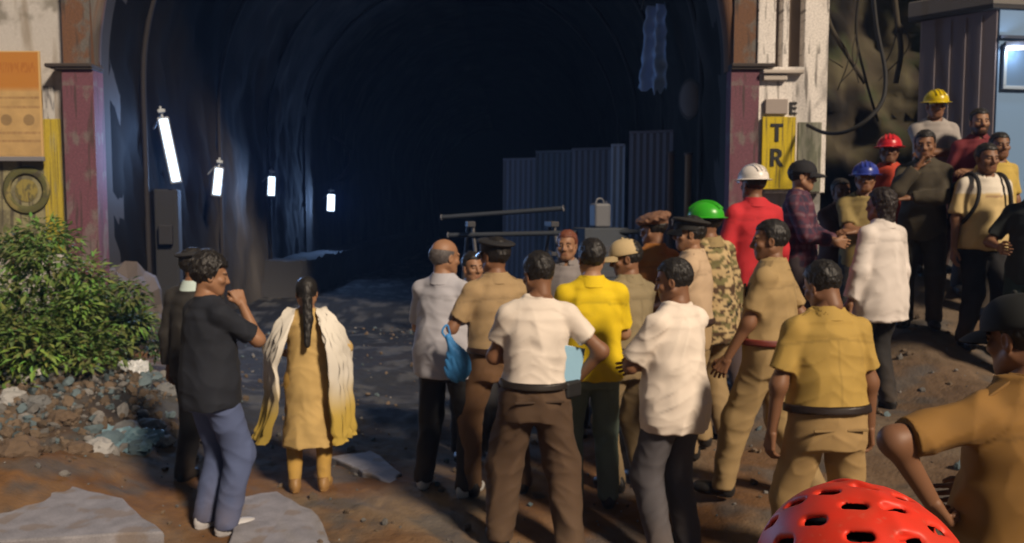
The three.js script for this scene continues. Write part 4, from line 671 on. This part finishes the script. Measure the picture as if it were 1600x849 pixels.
// ------------------------------------------------------------------ gear stored along the right wall of the tunnel
{
  const sheetGeo = (w, h) => { const q = new THREE.PlaneGeometry(w, h, 60, 1), p = q.attributes.position; for (let i = 0; i < p.count; i++) p.setZ(i, 0.007 * Math.sin(p.getX(i) * 60)); const k = q.clone().translate(0, 0, -0.006); q.computeVertexNormals(); k.computeVertexNormals(); return mergeGeometries([q, k]); };
  const S = [[1114, 198, 12.4, 0.32, [0.24, 0.22, 0.25], 'grey upright metal sheet beside the right maroon pillar'], [1016, 205, 13.2, 0.7, [0.16, 0.15, 0.18], 'wide grey corrugated sheet tallest against the right tunnel wall'], [964, 226, 13.9, 0.24, [0.40, 0.42, 0.48], 'narrow pale corrugated sheet standing upright in the tunnel'], [922, 232, 14.4, 0.7, [0.17, 0.185, 0.24], 'slate corrugated sheet left of the pale narrow one'], [868, 236, 15.0, 0.8, [0.15, 0.20, 0.28], 'dull blue corrugated sheet, second deepest of the stored row'], [815, 248, 15.7, 0.8, [0.26, 0.31, 0.44], 'blue-grey corrugated sheet deepest in the stored row']];
  for (const [px, py, d, w, c, label] of S) { const t = at(px, py, d), h = t.y - ground(t.x, t.z) + 0.02, s = base('metal_sheet', V(t.x, t.y - h, t.z), -0.35, label, 'metal sheet', 'metal sheets standing in the tunnel mouth'); const m = obj('sheet', sheetGeo(w, h).translate(0, h / 2, 0), mat(...c, 0.6, { side: THREE.DoubleSide, metalness: 0.1 }), s); m.rotation.x = -0.03; obj('edge_strip', box(w, 0.04, 0.05, 0, h, 0, 0.01), mat(c[0] * 1.2, c[1] * 1.2, c[2] * 1.2, 0.6), m); }
  for (const [px, py, d, label] of [[1049, 240, 12.9, 'rusty brown post standing left of the thin tan post'], [1076, 242, 12.5, 'thin tan post standing behind the green helmet']]) { const t = at(px, py, d), h = t.y - ground(t.x, t.z), s = base('post', V(t.x, t.y - h, t.z), 0, label, 'post'); const tan = px > 1060; obj('shaft', new THREE.CylinderGeometry(0.05, 0.06, h, 10).translate(0, h / 2, 0), mat(...(tan ? [0.3, 0.17, 0.08] : [0.15, 0.08, 0.05]), 0.8), s); obj('cap', new THREE.CylinderGeometry(0.07, 0.07, 0.03, 10).translate(0, h + 0.015, 0), mat(0.1, 0.07, 0.05, 0.7), s); }
  // two rails of pipe on trestles
  const pipes = [[690, 340, 880, 326, 12.6, 'upper long steel pipe lying across trestles in the tunnel mouth'], [700, 368, 1000, 362, 12.2, 'lower long steel pipe lying across trestles in the tunnel mouth']];
  for (const [x0, y0, x1, y1, d, label] of pipes) { const a = at(x0, y0, d + 0.5), b = at(x1, y1, d), L = a.distanceTo(b), s = base('steel_pipe', a.clone().lerp(b, 0.5), 0, label, 'pipe', 'steel pipes on trestles'); const q = obj('pipe', new THREE.CylinderGeometry(0.036, 0.036, L, 14, 1, true), mat(0.035, 0.042, 0.052, 0.8, { metalness: 0.1, side: THREE.DoubleSide }), s); q.quaternion.setFromUnitVectors(V(0, 1, 0), b.clone().sub(a).normalize()); obj('flange', [new THREE.TorusGeometry(0.04, 0.01, 8, 18).rotateX(Math.PI / 2).translate(0, L / 2, 0), new THREE.TorusGeometry(0.04, 0.01, 8, 18).rotateX(Math.PI / 2).translate(0, -L / 2, 0)], mat(0.13, 0.13, 0.14, 0.5), q); }
  for (const [px, n] of [[735, 'left'], [862, 'right']]) { const t = at(px, 345, 12.75), gy = ground(t.x, t.z), s = base('trestle', V(t.x, gy, t.z), 0.1, n === 'left' ? 'dark steel trestle under the free end of the pipes' : 'dark steel trestle carrying the pipes near the sheets', 'trestle', 'trestles in the tunnel mouth'); const h = t.y - gy - 0.05; for (const q of [-1, 1]) obj('leg', tube([V(0.03 * q, h, 0.02), V(0.1 * q, h / 2, 0.3 * q), V(0.14 * q, 0, 0.45 * q)], 0.03), mat(0.05, 0.05, 0.055, 0.6), s); obj('crossbar', [box(0.12, 0.08, 0.7, 0, h, 0), box(0.08, 0.06, 0.5, 0, h - 0.45, 0)], mat(0.05, 0.05, 0.055, 0.6), s); }
  const c = at(938, 332, 12.4), cg = ground(c.x, c.z), st = base('storage_crate', V(c.x, cg, c.z), 0.3, 'dark crate carrying a pale plastic can beside the pipes', 'crate'); const ch = at(938, 356, 12.4).y - cg; obj('body', box(0.7, ch, 0.5, 0, ch / 2, 0, 0.02), mat(0.05, 0.06, 0.075, 0.8), st); for (let i = 0; i < 4; i++) obj('slat', box(0.72, 0.1, 0.02, 0, 0.2 + i * ch / 4.4, 0.255, 0.006), mat(0.06, 0.065, 0.08, 0.8), st);
  const can = base('plastic_can', V(c.x, cg + ch + 0.002, c.z), 0.4, 'pale grey plastic can standing on the crate', 'can'); obj('body', box(0.27, 0.36, 0.2, 0, 0.18, 0, 0.04), mat(0.13, 0.135, 0.15, 0.5), can); obj('handle', tube([V(-0.08, 0.35, 0), V(-0.05, 0.42, 0), V(0.03, 0.42, 0), V(0.06, 0.35, 0)], 0.015), mat(0.13, 0.135, 0.15, 0.5), can); obj('cap', new THREE.CylinderGeometry(0.03, 0.03, 0.04, 12).translate(0.09, 0.375, 0), mat(0.05, 0.06, 0.1, 0.5), can);
  // torn blue tarpaulin hung high on the right wall
  const t0 = at(1022, 75, 13.6), tp = new THREE.PlaneGeometry(0.55, 1.35, 24, 40), pp = tp.attributes.position; for (let i = 0; i < pp.count; i++) { const x = pp.getX(i), y = pp.getY(i); pp.setXYZ(i, x * (0.8 - 0.25 * y) + 0.1 * y, y + (y < -0.6 ? 0.1 * N2(x * 9, 1) : 0), 0.06 * Math.sin(x * 22 + y * 2) + 0.04 * N2(x * 4, y * 4)); } tp.computeVertexNormals();
  const ta = base('tarpaulin', t0, -0.75, 'torn pale blue tarpaulin strip hanging high inside the tunnel', 'tarpaulin'); obj('sheet', tp, mat(0.34, 0.48, 0.72, 0.6, { side: THREE.DoubleSide }), ta); obj('rope', [tube([V(-0.25, 0.65, 0), V(-0.32, 0.9, -0.2), V(-0.3, 1.3, -0.5)], 0.012), tube([V(0.3, 0.6, 0), V(0.36, 0.9, -0.2), V(0.3, 1.2, -0.5)], 0.012)], mat(0.2, 0.2, 0.2, 0.8), ta);
  const db = at(1078, 155, 12.3), dr = base('round_vent', db, -0.5, 'oval grey vent cover on the right tunnel wall', 'vent'); obj('cover', new THREE.SphereGeometry(0.2, 24, 16).scale(0.75, 1.35, 0.3), mat(0.16, 0.14, 0.13, 0.8), dr); obj('rim', new THREE.TorusGeometry(0.2, 0.025, 8, 32).scale(0.75, 1.35, 1), mat(0.07, 0.065, 0.06, 0.8), dr);
  // control post below the first lamp
  const q = at(262, 330, 12.6), qg = ground(q.x, q.z), cp = base('concrete_post', V(q.x, qg, q.z), 0.2, 'grey concrete post below the nearest tunnel lamp', 'post'); obj('shaft', box(0.34, at(262, 296, 12.6).y - qg, 0.3, 0, (at(262, 296, 12.6).y - qg) / 2, 0, 0.03), mat(0.022, 0.023, 0.025, 0.9), cp); obj('cable_box', box(0.2, 0.3, 0.1, 0, 1.6, 0.2, 0.02), mat(0.016, 0.016, 0.018, 0.7), cp);
  const jf = at(515, 252, 26), fan = base('tunnel_fan', jf, 0.1, 'round ventilation duct high above the deepest lamp', 'ventilation duct'); obj('casing', new THREE.CylinderGeometry(0.7, 0.7, 2.2, 28, 1, true).rotateX(Math.PI / 2), mat(0.05, 0.05, 0.055, 0.7, { side: THREE.DoubleSide }), fan); obj('rim', new THREE.TorusGeometry(0.7, 0.05, 8, 32).translate(0, 0, 1.1), mat(0.06, 0.06, 0.065, 0.6), fan); obj('hanger', [tube([V(-0.4, 0.6, 0.6), V(-0.5, 2, 0.6), V(-0.5, 4.5, 0.6)], 0.03), tube([V(0.4, 0.6, 0.6), V(0.5, 2, 0.6), V(0.5, 4.5, 0.6)], 0.03)], mat(0.05, 0.05, 0.05, 0.7), fan);
}
// ------------------------------------------------------------------ rock face at the right, cabin, cables
{
  const nx = 150, ny = 110, pos = [], col = [], ind = [];
  for (let j = 0; j <= ny; j++) for (let i = 0; i <= nx; i++) {
    const u = i / nx * 15, v = j / ny * 11, bx = 4.0 + u, bz = -PORTAL - 1.2 + 1.1 * sst(0.3, 3.2, u) + 0.06 * u * u * 0.3, q = fbm3(u * 0.55, v * 0.35, 3, 5), r = 1 - Math.abs(N3(u * 0.9, v * 0.5, 9)), e = sst(0, 0.35, u);
    const out = (0.75 * q + 0.24 * r + 0.05 * N3(u * 4, v * 3, 1)) * e;
    pos.push(bx, -0.5 + v, bz + out - v * 0.07);
    const n = fbm3(u * 1.2, v * 0.7, 20, 4), m = fbm3(u * 2.5 + 7, v * 0.8, 4, 4);
    let c = mix3([0.045, 0.033, 0.024], [0.10, 0.085, 0.05], sst(-0.25, 0.4, n)); c = mix3(c, [0.12, 0.105, 0.06], sst(0.12, 0.35, m) * 0.9); c = mix3(c, [0.05, 0.06, 0.025], sst(0.05, 0.3, fbm3(u * 1.8, v * 1.4, 40, 3))); c = mix3(c, [0.015, 0.012, 0.01], sst(0.1, 0.35, -n + 0.4 * q)); col.push(c[0] * 0.8, c[1] * 0.8, c[2] * 0.78);
  }
  for (let j = 0; j < ny; j++) for (let i = 0; i < nx; i++) { const a = j * (nx + 1) + i; ind.push(a, a + 1, a + nx + 1, a + 1, a + nx + 2, a + nx + 1); }
  const g = new THREE.BufferGeometry(); g.setAttribute('position', new THREE.Float32BufferAttribute(pos, 3)); g.setAttribute('color', new THREE.Float32BufferAttribute(col, 3)); g.setIndex(ind); g.computeVertexNormals();
  tag(obj('rock_face', g, vcol(0.95, { side: THREE.DoubleSide })), 'dark weathered rock face right of the tunnel', 'rock face', null, 'structure');
  // roots and creepers hanging down it
  const D = (x, y, d) => at(x, y, d);
  const roots = [[[1282, -30], [1298, 40], [1330, 95], [1352, 130], 'pale diagonal root crossing the rock beside the white column'], [[1395, -30], [1402, 30], [1408, 80], [1400, 130], 'thick pale root hanging left of the cabin'], [[1345, -30], [1338, 50], [1352, 120], [1372, 190], 'thin dark creeper hanging down the rock face']];
  roots.forEach(([a, b, c, d, label], k) => { const z = [10.9, 10.3, 10.5][k], pts = [a, b, c, d].map(([x, y]) => D(x, y, z)), o = base('hanging_root', V(0, 0, 0), 0, label, 'root', 'roots hanging on the rock face'); const r = k === 1 ? 0.032 : k ? 0.016 : 0.028; obj('stem', tube(pts, r, 40, 10), mat(...(k === 2 ? [0.02, 0.017, 0.013] : [0.06, 0.05, 0.034]), 0.95), o); for (let i = 0; i < 2; i++) { const p = pts[1].clone().lerp(pts[2], i / 5); obj('rootlet', tube([p, p.clone().add(V(R(-0.2, 0.2), -0.3, 0.05)), p.clone().add(V(R(-0.3, 0.3), R(-0.9, -0.5), 0.0))], 0.008, 12, 5), mat(0.045, 0.036, 0.025, 0.95), o); } });
  tag(obj('hanging_cable', tube([D(1262, 196, 10.6), D(1292, 208, 10.2), D(1322, 206, 10), D(1352, 190, 9.9), D(1378, 160, 9.9), D(1384, 120, 9.95), D(1370, 40, 10), D(1362, -40, 10)], 0.024, 60, 8), mat(0.015, 0.014, 0.013, 0.7)), 'black cable looping across the rock beside the white column', 'cable');
  // cabin
  const A = at(1555, 150, 9.4), B = at(1437, 150, 10.0), dx = B.x - A.x, dz = B.z - A.z, Ls = Math.hypot(dx, dz), top = at(1555, 14, 9.4).y, gy = 1.45, hh = top - gy;
  const cab = base('guard_cabin', V(A.x, gy, A.z), 0, 'grey cabin with light blue front standing before the rock face', 'cabin');
  const fx = V(0.985, 0, -0.17).normalize(), sx = V(dx / Ls, 0, dz / Ls);
  const wallG = (dir, L, h, t, y0) => { const q = box(L, h, t, L / 2, h / 2 + y0, 0, 0.008), m = new THREE.Matrix4().makeBasis(dir, V(0, 1, 0), new THREE.Vector3().crossVectors(dir, V(0, 1, 0))); return q.applyMatrix4(m); };
  const L2 = 2.4, grey = mat(0.19, 0.165, 0.185, 0.7), blue = mat(0.15, 0.27, 0.46, 0.55);
  obj('side_wall', wallG(sx, Ls, hh, 0.05, 0), grey, cab); obj('front_wall', wallG(fx, L2, hh, 0.052, 0), blue, cab);
  const bk = obj('back_wall', [wallG(sx, Ls, hh, 0.05, 0).translate(fx.x * L2, 0, fx.z * L2), wallG(fx, L2, hh, 0.05, 0).translate(sx.x * Ls, 0, sx.z * Ls)], grey, cab);
  for (let i = 1; i < 5; i++) { const m = obj('panel_seam', box(0.012, hh - 0.1, 0.012, 0, hh / 2, 0, 0.003), mat(0.18, 0.156, 0.175, 0.7), cab); m.position.set(sx.x * Ls * i / 5 - sx.z * -0.03, 0, sx.z * Ls * i / 5 + 0.03); }
  const rs = new THREE.Shape(); [[-0.09, 0], [1.02, 0], [1.02, 1.0], [-0.09, 1.0]].forEach(() => 0);
  const cor = [V(0, 0, 0), fx.clone().multiplyScalar(L2), fx.clone().multiplyScalar(L2).addScaledVector(sx, Ls), sx.clone().multiplyScalar(Ls)], cc = cor.reduce((a, p) => a.add(p), V(0, 0, 0)).multiplyScalar(0.25);
  cor.forEach((p, i) => { const q = p.clone().sub(cc).multiplyScalar(1.1).add(cc); i ? rs.lineTo(q.x, -q.z) : rs.moveTo(q.x, -q.z); });
  const roofG = (t, y) => new THREE.ExtrudeGeometry(rs, { depth: t, bevelEnabled: true, bevelSize: 0.01, bevelThickness: 0.01, bevelSegments: 1 }).rotateX(-Math.PI / 2).translate(0, y, 0);
  const rf = obj('roof', roofG(0.16, hh + 0.05), mat(0.16, 0.15, 0.14, 0.8), cab); obj('roof_edge', roofG(0.035, hh + 0.002), mat(0.015, 0.015, 0.02, 0.7), rf);
  const fl = (u, y, w, h, t, z) => box(w, h, t, u, y, z, 0.006).applyMatrix4(new THREE.Matrix4().makeBasis(fx, V(0, 1, 0), new THREE.Vector3().crossVectors(fx, V(0, 1, 0))));
  const yy = (py) => at(1575, py, 9.35).y - gy;
  obj('front_rail', fl(0.6, yy(57), 1.2, 0.04, 0.03, 0.04), mat(0.03, 0.05, 0.1, 0.6), cab);
  const wn = obj('window', fl(0.32, yy(105), 0.5, 0.42, 0.03, 0.035), mat(0.12, 0.2, 0.33, 0.15), cab); obj('frame', [fl(0.32, yy(105) + 0.22, 0.56, 0.04, 0.05, 0.045), fl(0.32, yy(105) - 0.22, 0.56, 0.04, 0.05, 0.045), fl(0.06, yy(105), 0.04, 0.4, 0.05, 0.045)], mat(0.3, 0.38, 0.48, 0.5), wn);
  // small lit wall lamp on the cabin front
  const lp = V(A.x, gy, A.z).addScaledVector(fx, 0.16).add(V(0, yy(74), 0.1)), lm = base('wall_lamp', lp, -0.17, 'small lit white lamp on the blue cabin front', 'lamp');
  obj('housing', box(0.22, 0.05, 0.06, 0, 0.035, 0, 0.01), mat(0.05, 0.06, 0.09, 0.5), lm);
  obj('diffuser', box(0.19, 0.045, 0.05, 0, -0.012, 0.005, 0.012), new THREE.MeshStandardMaterial({ color: 0x000000, emissive: new THREE.Color().setRGB(0.95, 0.95, 1), emissiveIntensity: 2.2 }), lm);
  const pl = new THREE.PointLight(new THREE.Color().setRGB(0.75, 0.88, 1), 0.35); pl.position.set(0, -0.05, 0.09); pl.castShadow = true; lm.add(pl);
}
// ------------------------------------------------------------------ shrubs, rubble and loose stones at the left
function shrub(px, py, d, r, n, label, tone) {
  const p = at(px, py, d), gy = ground(p.x, p.z), s = base('shrub', V(p.x, gy, p.z), 0, label, 'shrub', 'shrubs left of the tunnel'), h = p.y - gy;
  const pos = [], nor = [], col = [], stems = [];
  const blobs = []; for (let i = 0; i < 34; i++) { const a = R(0, 6.283), e = R(-0.75, 1), q = Math.sqrt(1 - e * e), k = R(0.45, 1); blobs.push([V(Math.cos(a) * q * r[0] * k, h + e * r[1] * k, Math.sin(a) * q * r[2] * k), R(0.16, 0.34), R(0.55, 1.35)]); }
  for (const [c] of blobs) if (rnd() < 0.7) stems.push(tube([V(R(-0.15, 0.15), 0, R(-0.15, 0.15)), V(c.x * 0.35, h * 0.45, c.z * 0.35), c.clone()], 0.012, 10, 5));
  for (let i = 0; i < n; i++) {
    const [c, br, tn] = blobs[Math.floor(rnd() * blobs.length)], a = R(0, 6.283), e = R(-1, 1), q = Math.sqrt(1 - e * e), k = br * Math.pow(rnd(), 0.45), o = V(c.x + Math.cos(a) * q * k, c.y + e * k * 0.8, c.z + Math.sin(a) * q * k);
    if (o.y < 0.02) continue;
    const dir = V(Math.cos(a) * q + R(-0.6, 0.6), e * 0.5 + R(-0.5, 0.35), Math.sin(a) * q + R(-0.6, 0.6)).normalize(), side = new THREE.Vector3().crossVectors(dir, V(R(-0.4, 0.4), 1, R(-0.4, 0.4))).normalize(), L = R(0.06, 0.12), w = L * 0.2, nn = new THREE.Vector3().crossVectors(side, dir), dp = nn.clone().multiplyScalar(-0.01);
    const tip = o.clone().addScaledVector(dir, L).addScaledVector(nn, -L * 0.22), A = o.clone().addScaledVector(dir, L * 0.45).addScaledVector(side, w), B = o.clone().addScaledVector(dir, L * 0.45).addScaledVector(side, -w), m = o.clone().addScaledVector(dir, L * 0.5).add(dp);
    const cc = tone.map((t) => t * tn * R(0.7, 1.3));
    for (const [x, y, z] of [[o, A, m], [A, tip, m], [o, m, B], [m, tip, B]]) { for (const v of [x, y, z]) { pos.push(v.x, v.y, v.z); nor.push(nn.x, nn.y, nn.z); col.push(...cc); } }
  }
  const g = new THREE.BufferGeometry(); g.setAttribute('position', new THREE.Float32BufferAttribute(pos, 3)); g.setAttribute('normal', new THREE.Float32BufferAttribute(nor, 3)); g.setAttribute('color', new THREE.Float32BufferAttribute(col, 3)); g.computeVertexNormals();
  tag(obj('foliage', g, new THREE.MeshPhysicalMaterial({ vertexColors: true, roughness: 0.75, side: THREE.DoubleSide, transmission: 0.25, thickness: 0 }), s), null, null, null, 'stuff');
  obj('stem', stems, mat(0.07, 0.045, 0.025, 0.9), s);
}
shrub(60, 470, 8.3, [1.0, 0.75, 0.7], 7500, 'large leafy green shrub at the left edge below the notice board', [0.135, 0.22, 0.04]);
shrub(-40, 540, 7.5, [0.8, 0.55, 0.6], 4500, 'lower bright green shrub cut by the left edge', [0.15, 0.24, 0.04]);
shrub(160, 530, 8.8, [0.62, 0.5, 0.5], 4000, 'darker shrub tapering right above the rubble', [0.065, 0.12, 0.04]);
shrub(95, 560, 7.8, [0.55, 0.35, 0.4], 2600, 'small bright shrub low in front of the big shrub', [0.16, 0.25, 0.045]);
{
  const rockGeo = (k) => { const q = new THREE.IcosahedronGeometry(1, 3), p = q.attributes.position; for (let i = 0; i < p.count; i++) { const v = V(p.getX(i), p.getY(i), p.getZ(i)), n = 1 + 0.35 * fbm3(v.x * 1.1 + k * 7, v.y * 1.1, v.z * 1.1, 3) - 0.18 * Math.max(0, Math.abs(N3(v.x * 0.9, v.y * 0.9 + k, v.z * 0.9)) - 0.2); v.multiplyScalar(n); p.setXYZ(i, v.x, v.y * 0.72, v.z); } q.computeVertexNormals(); return q; };
  const rg = [0, 1, 2, 3].map(rockGeo);
  const spots = [[150, 640, 0.13, 'round pale stone below the middle of the shrubs', 2], [98, 668, 0.11, 'brownish stone at the left end of the rubble', 0], [196, 655, 0.14, 'grey stone right of the round pale stone', 1], [232, 632, 0.11, 'grey-white stone at the upper right of the rubble', 1], [262, 610, 0.12, 'tall grey stone beside the dark-clothed figure', 1], [170, 690, 0.12, 'bluish stone lying at the front of the rubble', 3], [215, 700, 0.11, 'low blue-grey stone near the man in jeans', 3], [120, 700, 0.10, 'small tan stone on the soil heap', 0], [60, 655, 0.10, 'grey stone under the shrub at the left', 1], [30, 700, 0.14, 'dull stone at the left edge of the soil', 0], [20, 655, 0.12, 'pale stone at far left below the leaves', 2], [255, 690, 0.09, 'small pale stone behind the jeans', 2]];
  const rc = [[0.13, 0.09, 0.06], [0.15, 0.155, 0.16], [0.34, 0.34, 0.34], [0.10, 0.15, 0.18]];
  spots.forEach(([px, py, r, label, c], i) => { let d = 7; for (let k = 0; k < 12; k++) { const q = at(px, py, d); d = clamp(d * (CAMY - ground(q.x, q.z) - r * 0.3) / Math.max(CAMY - q.y, 0.05), 3, 11); } const q = at(px, py, d), o = obj('rock', rg[i % 4].clone().scale(r * R(0.9, 1.3), r, r).rotateY(R(0, 6)), mat(...rc[c], 0.95)); o.position.set(q.x, ground(q.x, q.z) + r * 0.12, q.z); tag(o, label, 'rock', 'stones in the rubble at the left'); });
  // loose rubble and grit, uncountable
  const sg = new THREE.IcosahedronGeometry(1, 1), sp = sg.attributes.position; for (let i = 0; i < sp.count; i++) { const v = V(sp.getX(i), sp.getY(i), sp.getZ(i)); v.multiplyScalar(1 + 0.3 * N3(v.x, v.y, v.z)); sp.setXYZ(i, v.x, v.y * 0.7, v.z); } sg.computeVertexNormals();
  const N = 5200, im = new THREE.InstancedMesh(sg, mat(1, 1, 1, 0.95), N), M = new THREE.Matrix4(), C = new THREE.Color();
  for (let i = 0; i < N; i++) {
    const heap = i < 2300, z = heap ? -7.2 + (rnd() + rnd() - 1) * 1.7 : -R(2.2, 14), x = heap ? -4.3 + (rnd() + rnd() - 1) * 1.6 + (z + 7.2) * -0.15 : R(-6, 6), r = heap ? 0.010 + 0.045 * Math.pow(rnd(), 3) : 0.006 + 0.028 * Math.pow(rnd(), 4);
    M.compose(V(x, ground(x, z) + r * 0.35, z), new THREE.Quaternion().setFromEuler(new THREE.Euler(R(0, 6), R(0, 6), R(0, 6))), V(r * R(0.8, 1.4), r, r)); im.setMatrixAt(i, M);
    const k = R(0.6, 1.25), t = rnd(); im.setColorAt(i, t < 0.55 ? C.setRGB(0.13 * k, 0.095 * k, 0.065 * k) : t < 0.8 ? C.setRGB(0.17 * k, 0.165 * k, 0.16 * k) : C.setRGB(0.10 * k, 0.14 * k, 0.16 * k));
  }
  im.name = 'rubble'; im.castShadow = im.receiveShadow = true; scene.add(im); tag(im, 'loose rubble and grit scattered over the ground', 'rubble', null, 'stuff');
  const litter = (px, py, d, w, h, c, label) => { const q = at(px, py, d), g = new THREE.PlaneGeometry(w, h, 22, 16), p = g.attributes.position, k = R(0, 40); for (let i = 0; i < p.count; i++) p.setZ(i, 0.05 * (1 - Math.abs(N2(p.getX(i) * 9 + k, p.getY(i) * 9))) + 0.02 * N2(p.getX(i) * 25, p.getY(i) * 25 + k)); g.rotateX(-Math.PI / 2 + 0.35); g.computeVertexNormals(); const o = obj('plastic_scrap', g, mat(...c, 0.45, { side: THREE.DoubleSide })); o.position.set(q.x, ground(q.x, q.z) + 0.03, q.z); o.rotation.y = R(-0.6, 0.6); tag(o, label, 'plastic scrap', 'crumpled scraps on the rubble'); };
  litter(118, 632, 8.6, 0.5, 0.3, [0.36, 0.42, 0.46], 'crumpled bluish plastic sheet under the small low shrub');
  litter(205, 622, 8.3, 0.34, 0.26, [0.5, 0.52, 0.54], 'small white plastic scrap at the upper right of the rubble');
  litter(200, 705, 6.6, 0.55, 0.3, [0.16, 0.27, 0.33], 'teal plastic scrap on the ground left of the jeans');
  litter(45, 665, 7.4, 0.3, 0.22, [0.45, 0.44, 0.42], 'grey-white paper scrap at far left of the rubble');
  // a rough lump of fallen stone at the foot of the left pillar
  const q = at(195, 400, 11.2), o = obj('boulder', rg[1].clone().scale(0.5, 1.0, 0.45), mat(0.10, 0.085, 0.08, 0.95)); o.position.set(q.x, ground(q.x, q.z) + 0.45, q.z); tag(o, 'dark tall boulder at the foot of the left maroon pillar', 'boulder');
}
renderer.render(scene, camera);
